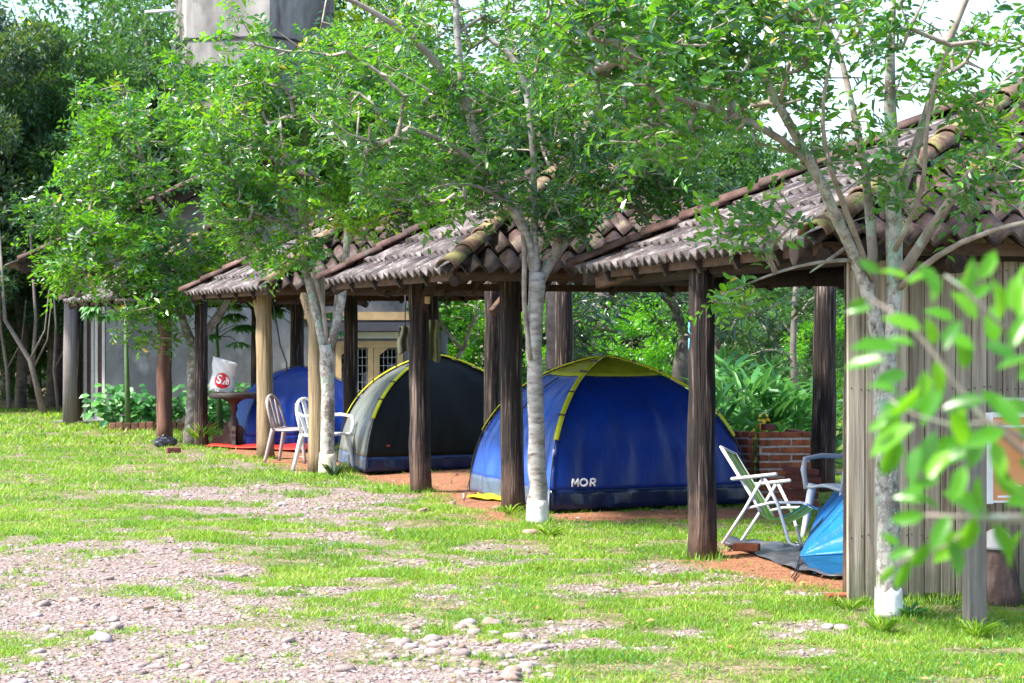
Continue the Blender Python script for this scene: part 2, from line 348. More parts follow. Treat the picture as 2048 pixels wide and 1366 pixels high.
def poly_sd(x, y, poly):
    x = np.asarray(x, float); y = np.asarray(y, float); d = np.full(x.shape, 1e9); ins = np.zeros(x.shape, bool); n = len(poly)
    for i in range(n):
        ax, ay = poly[i]; bx, by = poly[(i + 1) % n]; ex, ey = bx - ax, by - ay
        t = np.clip(((x - ax) * ex + (y - ay) * ey) / (ex * ex + ey * ey + 1e-12), 0, 1)
        d = np.minimum(d, np.hypot(x - ax - t * ex, y - ay - t * ey))
        ins ^= ((ay > y) != (by > y)) & (x < (bx - ax) * (y - ay) / (by - ay + 1e-12) + ax)
    return np.where(ins, d, -d)
def gp(pts): return [(G(a, b).x, G(a, b).y) for a, b in pts]
GRAVEL = [(gp([(-500, 1078), (0, 1078), (180, 1080), (330, 1083), (480, 1110), (560, 1150), (640, 1190), (760, 1235), (930, 1262), (1080, 1310), (1150, 1345), (1180, 1420), (1180, 1700), (-700, 1700)]), 1.0),
          (gp([(240, 985), (330, 972), (600, 968), (760, 985), (870, 1010), (860, 1035), (740, 1045), (560, 1042), (400, 1025)]), .95),
          (gp([(430, 1060), (640, 1058), (760, 1075), (1000, 1080), (1010, 1105), (760, 1110), (560, 1095)]), .62),
          (gp([(740, 1120), (930, 1110), (1100, 1130), (1300, 1125), (1450, 1150), (1440, 1180), (1150, 1185), (980, 1180), (880, 1165)]), .66),
          (gp([(790, 1175), (930, 1168), (970, 1190), (900, 1205), (800, 1200)]), .7),
          (gp([(960, 1235), (1100, 1240), (1300, 1260), (1640, 1238), (1660, 1262), (1560, 1285), (1320, 1292), (1120, 1285)]), .74),
          (gp([(180, 950), (260, 940), (300, 955), (230, 970)]), .6),
          (gp([(300, 900), (420, 905), (560, 930), (480, 945), (330, 925)]), .5)]
DIRT = [(gp([(860, 985), (1010, 975), (1060, 1020), (1040, 1045), (960, 1040), (890, 1005)]), 1.0),
        (gp([(1090, 1026), (1300, 1020), (1500, 1012), (1640, 1015), (1620, 1035), (1480, 1040), (1300, 1045), (1120, 1046)]), 1.0),
        (gp([(1395, 1120), (1450, 1090), (1560, 1100), (1760, 1120), (1760, 1185), (1660, 1180), (1540, 1165), (1470, 1145)]), 1.0),
        (gp([(700, 945), (1000, 938), (1060, 965), (880, 985), (740, 960)]), 1.0),
        (gp([(420, 886), (620, 888), (700, 930), (640, 948), (560, 930), (470, 910)]), .95),
        (gp([(1420, 975), (1660, 965), (1680, 990), (1500, 1005)]), .6)]
def mask(x, y, L, soft, amp):
    m = np.zeros(np.shape(x)); nz = (fbm(x, y, 2.2, 21) - .5) * amp + (fbm(x, y, 7.5, 27) - .5) * amp * .55
    for pl, w in L:
        m = np.maximum(m, w * np.clip((poly_sd(x, y, pl) + nz) / soft + .5, 0, 1))
    return m
def gravel_mask(x, y):
    g = mask(x, y, GRAVEL, .35, 1.3)
    br = fbm(x, y, 1.5, 33)
    fine = fbm(x, y, 6.0, 44)
    g = g * 1.3 - np.clip((br - .47) * 5.0, 0, .85) * (1.15 - g * .35) - np.clip((fine - .55) * 4, 0, .6)
    return np.clip(np.maximum(g, np.clip((fbm(x, y, 2.6, 91) - .62) * 7, 0, .75)), 0, 1)
def dirt_mask(x, y): return mask(x, y, DIRT, .3, .5)

def build_ground():
    def axis(lo, hi, fine_lo, fine_hi, step):
        a = list(np.arange(fine_lo, fine_hi + 1e-6, step)); s = step; v = fine_lo; left = []
        while v > lo: s *= 1.35; v -= s; left.append(max(v, lo))
        s = step; v = fine_hi; right = []
        while v < hi: s *= 1.35; v += s; right.append(min(v, hi))
        return np.array(left[::-1] + a + right)
    xs = axis(-500, 500, -5.5, 5.5, 0.06)
    ys = np.concatenate([[-60, -30, -15, -5, 0, 4, 7], np.arange(8.5, 20, .06), np.arange(20, 34, .16), np.arange(34, 60, .8), [65, 75, 90, 120, 170, 260, 400, 700]])
    X, Y = np.meshgrid(xs, ys); Z = gh(X, Y)
    V = np.stack([X, Y, Z], -1).reshape(-1, 3); ny, nx = X.shape
    I = np.arange(nx * ny).reshape(ny, nx)
    F = np.stack([I[:-1, :-1], I[:-1, 1:], I[1:, 1:], I[1:, :-1]], -1).reshape(-1, 4)
    me = np_mesh('ground', V, F, smooth=True)
    for nm, fn in (('gravel', gravel_mask), ('dirt', dirt_mask)):
        a = me.attributes.new(nm, 'FLOAT', 'POINT'); a.data.foreach_set('value', fn(V[:, 0], V[:, 1]).astype(np.float32))
    m = bpy.data.materials.new('ground_soil'); m.use_nodes = True; nt = m.node_tree; L = nt.links; b = nt.nodes['Principled BSDF']
    tc = _n(nt, 'ShaderNodeTexCoord')
    def nz(sc, det=6):
        n = _n(nt, 'ShaderNodeTexNoise'); n.inputs['Scale'].default_value = sc; n.inputs['Detail'].default_value = det
        n.inputs['Roughness'].default_value = .7; L.new(tc.outputs['Object'], n.inputs['Vector']); return n.outputs['Fac']
    soil = ramp(nt, nz(7), [(.32, (0.06, 0.055, 0.028)), (.48, (0.14, 0.135, 0.055)), (.64, (0.29, 0.215, 0.16))])
    vo = _n(nt, 'ShaderNodeTexVoronoi'); vo.inputs['Scale'].default_value = 38; L.new(tc.outputs['Object'], vo.inputs['Vector'])
    grav = ramp(nt, vo.outputs['Color'], [(.1, (0.09, 0.066, 0.06)), (.5, (0.25, 0.185, 0.168)), (.9, (0.42, 0.345, 0.32))])
    g2 = ramp(nt, nz(30), [(.35, (0.07, 0.05, 0.044)), (.6, (0.30, 0.24, 0.23))])
    mg = _n(nt, 'ShaderNodeMix', data_type='RGBA'); mg.inputs['Factor'].default_value = .5; L.new(grav, mg.inputs['A']); L.new(g2, mg.inputs['B'])
    red = ramp(nt, nz(9), [(.3, (0.17, 0.072, 0.038)), (.7, (0.36, 0.17, 0.095))])
    def mixa(a, bcol, att):
        at = _n(nt, 'ShaderNodeAttribute'); at.attribute_name = att
        mx = _n(nt, 'ShaderNodeMix', data_type='RGBA'); L.new(at.outputs['Fac'], mx.inputs['Factor']); L.new(a, mx.inputs['A']); L.new(bcol, mx.inputs['B'])
        return mx.outputs['Result']
    c = mixa(mixa(soil, mg.outputs['Result'], 'gravel'), red, 'dirt')
    L.new(c, b.inputs['Base Color']); b.inputs['Roughness'].default_value = .9; b.inputs['Specular IOR Level'].default_value = .2
    bp = _n(nt, 'ShaderNodeBump'); bp.inputs['Strength'].default_value = .8; bp.inputs['Distance'].default_value = .02
    mh = _n(nt, 'ShaderNodeMath', operation='ADD'); L.new(nz(45, 3), mh.inputs[0]); L.new(vo.outputs['Distance'], mh.inputs[1])
    L.new(mh.outputs[0], bp.inputs['Height']); L.new(bp.outputs[0], b.inputs['Normal'])
    tag(obj('ground', me, m), 'open yard of grass, gravel and red earth in front of the shelters', kind='structure')
build_ground()

# ---------------------------------------------------------------- pitched shelters with tiled pyramid roofs
TP = 0.19; TL = 0.44; TE = 0.375            # tile width, length, exposed length
def tile_mb(n=8, amp=0.046, th=0.019, L=TL, w=TP):
    vs, fs = [], []
    for layer in (0, 1):
        for e in (0, 1):
            for i in range(n + 1):
                u = i / n; z = amp * (0.5 - 0.5 * math.cos(2 * math.pi * u)) * 1.75 - 0.02
                x = (u - .5) * w * 1.06
                vs.append((x, e * L, z - layer * th))
    k = n + 1
    for i in range(n):
        fs.append((i, i + 1, k + i + 1, k + i)); fs.append((2 * k + i + 1, 2 * k + i, 3 * k + i, 3 * k + i + 1))
        fs.append((i + 1, i, 2 * k + i, 2 * k + i + 1)); fs.append((k + i, k + i + 1, 3 * k + i + 1, 3 * k + i))
    fs.append((0, k, 3 * k, 2 * k)); fs.append((k - 1, 3 * k - 1, 4 * k - 1, 2 * k - 1))
    m = MB(); m.add(vs, fs, False); m.sm = [j % 4 in (0, 1) and j < 4 * n for j in range(len(fs))]
    return m
def tile_mesh(name, m, amp=.046):
    me = tile_mb(amp=amp).mesh(name); me.materials.append(m); return me
TILE_ME = {}
def cap_mb(L=0.46, r0=0.098, r1=0.078, n=8, th=0.014):
    m = MB(); g0 = []
    for e, r in ((0, r0), (L, r1)):
        g0.append([(math.cos(math.pi * i / n) * r, e, math.sin(math.pi * i / n) * r * .85) for i in range(n + 1)])
    m.sheet(g0, thick=-th, smooth=True); return m
CAP_ME = {}
def kiosk(K, th, side, h, rise, label, group, mats=(M_TILE, M_TILER), obj_faces=(0, 1), caps=(M_RIDGE, M_RIDGED), depth=None, inset=0.95):
    """K: near eave corner; faces: 0 looks left, 1 looks to the camera, 2 right, 3 away"""
    n = Vector((math.cos(th), math.sin(th), 0)); e = Vector((-math.sin(th), math.cos(th), 0)); up = Vector((0, 0, 1))
    K = Vector((K[0], K[1], 0)); C0 = K + (n + e) * side / 2
    t = thing('tiled_shelter', (C0.x, C0.y, 0), label, 'shelter', group)
    tp = rise / (side / 2); pitch = math.atan(tp)
    corners = [K, K + e * side, K + (n + e) * side, K + n * side]
    faces = [(K + e * side, -e, n), (K, n, e), (K + n * side, e, -n), (K + (n + e) * side, -n, -e)]
    rr = random.Random(int(side * 100 + K.y * 10))
    for fi, (o0, a, b) in enumerate(faces):
        # local frame: x along eave, y up the slope, z normal
        yd = (b * math.cos(pitch) + up * math.sin(pitch)); zd = a.cross(yd)
        if zd.z < 0: a2 = -a; org = o0 + a * side
        else: a2 = a; org = o0
        zd = a2.cross(yd)
        B = Matrix((a2, yd, zd)).transposed().to_4x4(); SL = (side / 2) / math.cos(pitch)
        nr = int(SL / TE) + 1; nc = int(round(side / TP)); tw = side / nc; stuff = MB()
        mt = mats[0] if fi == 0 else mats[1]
        key = mt.name
        if key not in TILE_ME: TILE_ME[key] = tile_mesh('tile', mt, .034 if mt is M_TILE else .047)
        for r in range(nr):
            v0 = r * TE
            for c in range(nc):
                u = (c + .5) * tw; lim = v0 * math.cos(pitch)
                ur = min(u, side - u) + tw * .5
                if ur < lim: continue
                near = min(u, side - u) - tw * .6 < (v0 + TL) * math.cos(pitch)
                jit = Matrix.Rotation(rr.gauss(0, .022), 4, 'Z') @ Matrix.Rotation(-0.085 + rr.gauss(0, .010), 4, 'X')
                M = Matrix.Translation(org + Vector((0, 0, h))) @ B @ Matrix.Translation((u, v0 - .0 + rr.gauss(0, .004), 0.03 + rr.gauss(0, .003))) @ jit
                M = Matrix.Translation(-Vector((C0.x, C0.y, 0))) @ M
                if near:
                    bm = bmesh.new(); bm.from_mesh(TILE_ME[key])
                    bm.transform(M)
                    for (pc, sgn) in ((org, 1), (org + a2 * side, -1)):
                        pc2 = pc - Vector((C0.x, C0.y, 0)); nrm = (b * 1.0 - a2 * sgn).normalized()
                        geom = bm.verts[:] + bm.edges[:] + bm.faces[:]
                        bmesh.ops.bisect_plane(bm, geom=geom, dist=1e-5, plane_co=pc2 + nrm * 0.0, plane_no=nrm, clear_outer=True)
                    if len(bm.faces) < 4: bm.free(); continue
                    if fi in obj_faces:
                        cen = M @ Vector((0, 0, 0)); bm.transform(M.inverted())
                        me = bpy.data.meshes.new('tile'); bm.to_mesh(me); me.materials.append(mt)
                        o = obj('tile', me, mt, t); o.matrix_local = M
                    else:
                        bm.verts.index_update(); stuff.add([v.co.copy() for v in bm.verts], [[v.index for v in f.verts] for f in bm.faces], False)
                    bm.free()
                elif fi in obj_faces:
                    o = obj('tile', TILE_ME[key], mt, t); o.matrix_local = M
                else:
                    src = tile_mb(); stuff.add([M @ Vector(v) for v in src.v], src.f, False)
        if fi not in obj_faces:
            o = part('roof_slope', stuff, mt, t, world=False); o['kind'] = 'stuff'
    # hip caps, eave to apex
    apex = C0 + up * (h + rise + .05)
    for ci, c in enumerate(corners):
        s0 = c + up * (h + .045); dv = apex - s0; Ln = dv.length; dv.normalize()
        x = dv.cross(up).normalized(); z = x.cross(dv)
        B = Matrix((x, dv, z)).transposed().to_4x4(); k = int((Ln - .12) / .38)
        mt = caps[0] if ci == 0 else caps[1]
        if mt.name not in CAP_ME:
            me = cap_mb().mesh('ridge_tile'); me.materials.append(mt); CAP_ME[mt.name] = me
        for i in range(k if ci else k):
            o = obj('ridge_tile', CAP_ME[mt.name], mt, t)
            o.matrix_local = Matrix.Translation(-Vector((C0.x, C0.y, 0))) @ Matrix.Translation(s0 + dv * (i * .38 - .03) + z * (.02)) @ B @ \
                Matrix.Rotation(-.035 + rr.gauss(0, .01), 4, 'X') @ Matrix.Rotation(rr.gauss(0, .03), 4, 'Z')
    # timber: ring beams, eave boards, rafters under the tiles
    ins = inset; top = h + ins * tp - .10
    q = [C0 + (n * sx + e * sy) * (side / 2 - ins) for sx, sy in ((-1, -1), (-1, 1), (1, 1), (1, -1))]
    for i in range(4):
        a, b = q[i], q[(i + 1) % 4]; d = (b - a).normalized()
        m = MB(); m.tube([a - d * .35 + up * (top - .09), b + d * .35 + up * (top - .09)], .085, 10)
        part('beam', m, M_BEAM, t)
    for i in range(4):
        a, b = corners[i], corners[(i + 1) % 4]; d = (b - a).normalized(); inn = (C0 - (a + b) / 2).normalized()
        Mx = Matrix((d, inn, up)).transposed()
        m = MB(); m.box((a + b) / 2 + inn * .10 + up * (h - .035 + .02), (side - .22, .03, .075), Mx); part('eave_board', m, M_RAFT, t)
    for i in range(4):
        a = corners[i] + (C0 - corners[i]).normalized() * .12
        m = MB(); m.tube([a + up * (h - .06), apex - up * .2], .05, 8); part('hip_rafter', m, M_BEAM, t)
    for i in range(4):
        a, b = corners[i], corners[(i + 1) % 4]; inn = (C0 - (a + b) / 2).normalized(); nr_ = int(side / .75)
        for k in range(1, nr_):
            f = k / nr_; ln = min(f, 1 - f) * side
            if ln < .4: continue
            p0 = a.lerp(b, f) + inn * .05; p1 = a.lerp(b, f) + inn * (ln - .05)
            m = MB(); dd = (p1 - p0 + up * tp * (ln - .1)).normalized(); xx = dd.cross(up).normalized(); zz = xx.cross(dd)
            m.box((p0 + p1) / 2 + up * (h - .075 + tp * (ln / 2)), (.05, (p1 - p0).length / math.cos(pitch), .09), Matrix((xx, dd, zz)).transposed())
            part('rafter', m, M_BEAM, t)
    return t, n, e, C0
def post_at(t, px, base, top_z, rpx, m=M_POST, lean=0.0, world=None, name='post', label=None):
    g = world or G(px, base); r = rpx * g.y / FPX; n = 9; pts, rad = [], []
    rr = random.Random(px)
    for i in range(n + 1):
        f = i / n; pts.append(Vector((g.x + lean * f + rr.gauss(0, .004), g.y + rr.gauss(0, .004), -0.06 + f * (top_z + .06))))
        rad.append(r * (1.10 - .16 * f + rr.gauss(0, .018)) * (1.05 if i == 0 else 1))
    mb = MB(); mb.tube(pts, rad, 14)
    o = part(name, mb, m, t)
    if label: o['label'] = label
    return g, r
GRP = 'tiled picnic shelters in a row'
k1, n1, e1, c1 = kiosk((1.76, 11.9), R(12.5), 5.65, 2.13, 1.34, 'largest nearest tiled shelter, its camera side closed by grey planks', GRP, inset=.35)
k2, n2, e2, c2 = kiosk((-.55, 17.5), R(20.4), 4.0, 2.13, 1.19, 'open tiled shelter behind the banded tree, over the dark grey tent', GRP)
k3, n3, e3, c3 = kiosk((-3.0, 25.0), R(23.3), 4.0, 2.16, 1.19, 'open tiled shelter over the round table and the far blue tent', GRP)
k4, n4, e4, c4 = kiosk((-5.8, 30.3), R(24), 4.0, 2.14, 1.19, 'farthest tiled shelter, mostly hidden behind the leftmost tree', GRP, obj_faces=(0, 1))

M_BLUE = plain('flaking_blue_paint', (0.10, 0.40, 0.62), rough=0.7, v=.2, scale=20)
def paint_flakes(t, g, r, z0, z1, phi0, k, seed):
    """remains of old blue paint, thin raised flakes on a post"""
    rr = random.Random(seed)
    for i in range(k):
        m = MB(); za = z0 + (z1 - z0) * i / k; zb = za + (z1 - z0) / k * .72; cols = []
        for j in range(5):
            f = j / 4; z = za + (zb - za) * f; w = .28 * (0.5 + rr.random()); a0 = phi0 + rr.gauss(0, .08)
            cols.append([(g.x + math.cos(a0 + w * s) * (r + .006), g.y + math.sin(a0 + w * s) * (r + .006), z) for s in (-.5, 0, .5)])
        m.sheet(cols, thick=.002); part('paint_flake', m, M_BLUE, t)
# posts of shelter 1
gA, rA = post_at(k1, 1404, 1115, 2.22, 27)
paint_flakes(k1, gA, rA * .98, 1.50, 1.73, math.pi * 1.08, 2, 3)
post_at(k1, 1645, 980, 2.25, 23, lean=.03)
post_at(k1, 0, 0, 2.2, 24, world=Vector((1.99 + .09, 12.26 + .16, 0)))
post_at(k1, 0, 0, 2.2, 26, world=c1 + (n1 - e1) * (5.65 / 2 - .35))
post_at(k1, 0, 0, 2.2, 26, world=c1 + (n1 + e1) * (5.65 / 2 - .35))
post_at(k1, 0, 0, 2.2, 26, world=c1 + n1 * (5.65 / 2 - .35))
# shelter 2
gC, rC = post_at(k2, 1026, 1022, 2.42, 22, lean=-.03)
gD, rD = post_at(k2, 842, 985, 2.42, 20, lean=-.04)
paint_flakes(k2, gD, rD * .98, 1.33, 1.78, math.pi * 1.25, 3, 5)
post_at(k2, 0, 0, 2.3, 19, world=Vector((.585, 23.2, 0)))
post_at(k2, 0, 0, 2.3, 16, world=Vector((-.22, 22.6, 0)))
post_at(k2, 0, 0, 2.45, 18, world=Vector((1.88, 19.9, 0)))
# shelter 3
gE, rE = post_at(k3, 531, 917, 2.42, 16, m=M_POSTL, lean=-.02)
paint_flakes(k3, gE, rE * .98, 1.25, 1.62, math.pi * 1.0, 3, 9)
post_at(k3, 634, 945, 2.28, 17, m=M_POSTL)
post_at(k3, 701, 905, 2.5, 14)
post_at(k3, 0, 0, 2.42, 15, world=Vector((-1.15, 29.2, 0)))
# shelter 4
gF, rF = post_at(k4, 329, 879, 2.42, 14.5, m=mat('reddish_post', [(0.3, (0.05, 0.022, 0.016)), (0.55, (0.15, 0.07, 0.05)), (0.8, (0.28, 0.18, 0.14))], scale=3, stretch=(4, 4, .45), rough=.75, bump=.6))
paint_flakes(k4, gF, rF * .98, 1.55, 1.85, math.pi * 1.1, 2, 12)
post_at(k4, 403, 893, 2.3, 13)
post_at(k4, 0, 0, 2.42, 14, world=c4 + (n4 + e4) * 1.05)
post_at(k4, 0, 0, 2.42, 14, world=c4 + (n4 - e4) * 1.05)
# diagonal braces
def brace(t, a, b, r=.05, m=M_BEAM):
    mb = MB(); a, b = Vector(a), Vector(b); d = (b - a).normalized(); x = d.cross(Vector((0, 0, 1))).normalized(); z = x.cross(d)
    mb.box((a + b) / 2, (r * 1.5, (b - a).length, r * 2), Matrix((x, d, z)).transposed(), bev=.008); return part('brace', mb, m, t)
brace(k1, P(1198, 566, 17.0), P(1270, 545, 16.4), .05, M_RAFT)
brace(k1, gA + Vector((0, .05, 1.75)), gA + Vector((.35, .9, 2.2)), .05)
brace(k2, gC + Vector((-.02, 0, 1.8)), gC + n2 * .5 + Vector((0, 0, 2.3)), .05)
brace(k2, gC + Vector((-.22, 3.6, 1.85)), gC + Vector((0.1, 3.9, 2.25)), .05, M_RAFT)
brace(k2, gD + Vector((0, 0, 1.85)), gD - e2 * .55 + Vector((0, 0, 2.3)), .05)
brace(k3, P(606, 590, 24.4), P(625, 650, 24.0), .045, M_POSTL)
brace(k3, P(511, 600, 26.9), P(520, 645, 26.8), .04, M_POSTL)
brace(k4, P(125, 580, 33), P(190, 600, 33), .045)
m = MB(); m.lathe((0, 0, 0), [(.048, -.006), (.05, 0), (.048, .006)], 10)
for tt, px, py, d in ((k1, 1447, 592, 14.7), (k2, 855, 600, 20.7)):
    o = MB(); o.box(P(px, py, d), (.055, .02, .075), bev=.008); part('lamp_block', o, M_CUT, tt)

# plank wall of shelter 1 (camera side): a face of separate boards
def planks():
    base = Vector((1.99, 12.26, 0)); rr = random.Random(4); w = .1005; x = 0
    for i in range(34):
        ww = (.113 if i == 0 else .098 if i == 1 else w + rr.gauss(0, .003)); prd = -.030 if i < 2 else rr.gauss(0, .0022)
        z0, z1 = (-.03 if i < 2 else .035 + rr.gauss(0, .006)), 2.27
        c = base + n1 * (x + ww / 2) + e1 * (prd) + Vector((0, 0, (z0 + z1) / 2))
        mb = MB(); Mx = Matrix.Rotation(R(12.5), 3, 'Z') @ Matrix.Rotation(rr.gauss(0, .0009), 3, 'Y')
        mb.box((0, 0, 0), (ww - .007, .026, z1 - z0), bev=.0035)
        o = obj('plank', mb, M_PLANK, k1); o.matrix_local = Matrix.Translation(c - Vector((c1.x, c1.y, 0))) @ Mx.to_4x4()
        if x < 1.7:
            for zz in (.40, 1.28, 2.0):                      # nail heads
                for s in (-.3, .3):
                    nb = MB(); nb.lathe((0, 0, 0), [(.0055, 0), (.004, .003)], 6)
                    nh = obj('nail', nb, plain('nail_rust', (.05, .04, .035), v=.1), o)
                    nh.matrix_local = Matrix.Translation((s * ww + rr.gauss(0, .003), -.013, zz + rr.gauss(0, .006) - (z0 + z1) / 2)) @ Matrix.Rotation(R(90), 4, 'X')
        x += ww
    for zz in (.35, 1.25, 2.05):                             # rails the boards are nailed to
        mb = MB(); mb.box(base + n1 * 1.8 + e1 * .045 + Vector((0, 0, zz)), (3.5, .05, .08), Matrix.Rotation(R(12.5), 3, 'Z')); part('rail', mb, M_BEAM, k1)
planks()
mb = MB(); mb.tube([P(1921, 527, 12.0), P(1921, 527, 12.0) + e1 * .6], .055, 14); part('beam_end', mb, M_BEAM, k1)
# a small crown over each apex
for kk, cc, hh, rs in ((k1, c1, 2.13, 1.34), (k2, c2, 2.13, 1.19), (k3, c3, 2.16, 1.19), (k4, c4, 2.14, 1.19)):
    mb = MB(); mb.lathe(cc + Vector((0, 0, hh + rs - .02)), [(.20, 0), (.19, .06), (.13, .12), (.05, .15), (.01, .155)], 12); part('roof_cap', mb, M_RIDGED, kk)

# ---------------------------------------------------------------- grey house behind
HD = 37.0
house = thing('grey_house', (-4.6, HD, 0), 'grey plastered house with a tiled roof standing behind the shelters', 'house')
def wallbox(x0, x1, z0, z1, y0, y1):
    m = MB(); m.box(((x0 + x1) / 2, (y0 + y1) / 2, (z0 + z1) / 2), (x1 - x0, y1 - y0, z1 - z0)); return m
XL, XR, XA = P(212, 0, HD).x, P(872, 0, HD).x, P(520, 0, HD).x
# gable wall with an opening for the gas store
wx0, wx1 = P(672, 0, HD).x, P(806, 0, HD).x
wz0, wz1 = P(0, 790, HD).z, P(0, 684, HD).z
ZA = 4.75; sl_ = .45
def ztop(x): return ZA - abs(x - XA) * sl_ - .12
def prism(poly, y0, y1):
    n = len(poly); vs = [(x, y0, z) for x, z in poly] + [(x, y1, z) for x, z in poly]
    m = MB(); m.add(vs, [tuple(reversed(range(n))), tuple(range(n, 2 * n))] + [(i, (i + 1) % n, (i + 1) % n + n, i + n) for i in range(n)]); return m
part('wall', prism([(XL, 0), (wx0, 0), (wx0, ztop(wx0)), (XA, ztop(XA)), (XL, ztop(XL))], HD, HD + .2), M_WALL, house)
part('wall', prism([(wx0, 0), (wx1, 0), (wx1, wz0), (wx0, wz0)], HD, HD + .2), M_WALL, house)
part('wall', prism([(wx0, wz1), (wx1, wz1), (wx1, ztop(wx1)), (wx0, ztop(wx0))], HD, HD + .2), M_WALL, house)
part('wall', prism([(wx1, 0), (XR, 0), (XR, ztop(XR)), (wx1, ztop(wx1))], HD, HD + .2), M_WALL, house)
part('wall', wallbox(XL, XL + .2, 0, 2.9, HD + .2, HD + 7), M_WALL, house)
part('wall', wallbox(XR - .2, XR, 0, 2.6, HD + .2, HD + 7), M_WALL, house)
part('floor', wallbox(XL - 1.1, XL - .003, -.05, .035, HD + .5, HD + 6), M_CONC, house)
M_OCHRE = plain('ochre_wood', (0.46, 0.31, 0.15), rough=.6, v=.2)
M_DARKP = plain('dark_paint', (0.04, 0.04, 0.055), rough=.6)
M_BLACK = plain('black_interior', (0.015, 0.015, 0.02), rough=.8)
# gas store: frame, doors with mesh, cylinders inside
xm = P(748, 0, HD).x
fr = part('window', wallbox(wx0 - .03, wx1 + .03, wz1 - .10, wz1 + .02, HD - .07, HD - .002), M_OCHRE, house)
def sub(name, mb, m, par): return part(name, mb, m, par)
for x in (wx0, xm, wx1 - .10):
    for k in ((0, 1) if x == xm else (0,)):
        sub('frame', wallbox(x - (.11 if k else 0), x + (.10 if not k else -.01), wz0, wz1 - .10, HD - .06, HD - .01), M_OCHRE, fr)
sub('sill', wallbox(wx0 - .03, wx1 + .03, wz0 - .08, wz0, HD - .09, HD - .002), M_WHITE, fr)
for x0, x1 in ((wx0 + .10, xm - .11), (xm + .10, wx1 - .10)):
    for a, b in ((x0, x0 + .17),):
        sub('gusset', prism([(a, wz1 - .10), (b, wz1 - .10), (a, wz1 - .24)] if b > a else [(b, wz1 - .10), (a, wz1 - .10), (a, wz1 - .24)], HD - .05, HD - .02), M_OCHRE, fr)
    mb = MB()
    k = 0; x = x0
    while x < x1: mb.box((x, HD - .015, (wz0 + wz1 - .1) / 2), (.006, .006, wz1 - .1 - wz0)); x += .075
    z = wz0 + .08
    while z < wz1 - .12: mb.box(((x0 + x1) / 2, HD - .018, z), (x1 - x0, .005, .006)); z += .15
    sub('wire_grid', mb, plain('wire', (.5, .5, .5), rough=.4), fr)
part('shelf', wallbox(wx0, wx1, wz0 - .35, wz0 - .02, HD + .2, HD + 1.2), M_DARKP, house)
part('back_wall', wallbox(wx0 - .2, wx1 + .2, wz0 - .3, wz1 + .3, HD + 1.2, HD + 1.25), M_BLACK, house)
part('beam', wallbox(P(672, 0, HD).x - .6, P(872, 0, HD).x, P(0, 640, HD).z, P(0, 624, HD).z, HD - .08, HD - .001), M_OCHRE, house)
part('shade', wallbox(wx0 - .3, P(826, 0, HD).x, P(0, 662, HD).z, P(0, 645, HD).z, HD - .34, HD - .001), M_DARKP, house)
part('lintel', wallbox(wx0, P(806, 0, HD).x, P(0, 678, HD).z + .01, P(0, 664, HD).z, HD - .03, HD - .001), M_WHITE, house)
# doors at the left end
for i, (a, b) in enumerate(((168, 188), (190, 210))):
    x0, x1 = P(a, 0, HD + .8).x, P(b, 0, HD + .8).x; z1 = 2.55
    dm = part('door', wallbox(x0 + .05, x1 - .05, .12, z1 - .06, HD + .80, HD + .84), mat('red_brown_panel', [(.3, (.08, .032, .028)), (.7, (.15, .075, .06))], scale=2, rough=.4), house)
    for (c0, c1_, d0, d1) in ((x0, x0 + .055, .06, z1), (x1 - .05, x1, .06, z1), (x0 + .055, x1 - .05, .06, .12), (x0 + .055, x1 - .05, z1 - .06, z1)):
        part('frame', wallbox(c0, c1_, d0, d1, HD + .77, HD + .86), M_WHITE, dm)
mb = MB(); g = G(140, 848); mb.tube([(g.x, g.y, -.05), (g.x, g.y, 1.3), (g.x + .02, g.y, 2.75)], [.135, .125, .115], 12); part('post', mb, M_POSTG, house)
mb = MB(); g = G(158, 846); mb.tube([(g.x, g.y, -.05), (g.x, g.y, 2.75)], .07, 10); part('post', mb, M_POST, house)
# roof: two slopes of wavy tiles, verge towards the yard
def house_roof(sx):
    x_e = P(42, 0, HD).x if sx < 0 else XR + .3
    L = abs(x_e - XA) / math.cos(math.atan(sl_)); nr_ = int(L / .40); grid_top = []
    for r in range(nr_ + 1):
        mb = MB(); cols = []
        for rr_ in (0, 1):
            row = []; dist = (r + rr_) * .40 + (.05 if rr_ else 0)
            for k in range(0, 61):
                y = HD - .75 + k * .0475 * 2.2
                zz = ZA + .05 - (dist) * math.sin(math.atan(sl_)) + .035 * math.cos(k * 2 * math.pi / 6) + (.035 if rr_ == 0 and False else 0) - (.03 if rr_ == 0 else 0)
                row.append((XA + sx * dist * math.cos(math.atan(sl_)), y, zz))
            cols.append(row)
        mb.sheet(cols if sx > 0 else cols[::-1], thick=.02); part('tile_row', mb, M_TILE, house)
    for k in range(int(L / .38)):
        o = obj('verge_tile', CAP_ME[M_RIDGED.name], M_RIDGED, house); a = math.atan(sl_)
        d = Vector((sx * math.cos(a), 0, -math.sin(a))); z = Vector((sx * math.sin(a), 0, math.cos(a))); x = (-d).cross(z)
        p = Vector((XA, HD - .78, ZA + .06)) + d * (.38 * (k + 1))
        o.matrix_local = Matrix.Translation(-Vector((-4.6, HD, 0))) @ Matrix.Translation(p) @ Matrix((x, -d, z)).transposed().to_4x4()
house_roof(-1); house_roof(1)
part('verge_beam', prism([(P(42, 0, HD).x + .15, ztop(P(42, 0, HD).x + .15) - .05), (XA, ZA - .17), (XA, ZA - .02), (P(42, 0, HD).x + .1, ztop(P(42, 0, HD).x + .1) + .1)], HD - .62, HD - .54), M_BEAM, house)
part('porch_beam', wallbox(P(60, 0, HD).x, XL, 2.62, 2.75, HD - .3, HD - .14), M_BEAM, house)
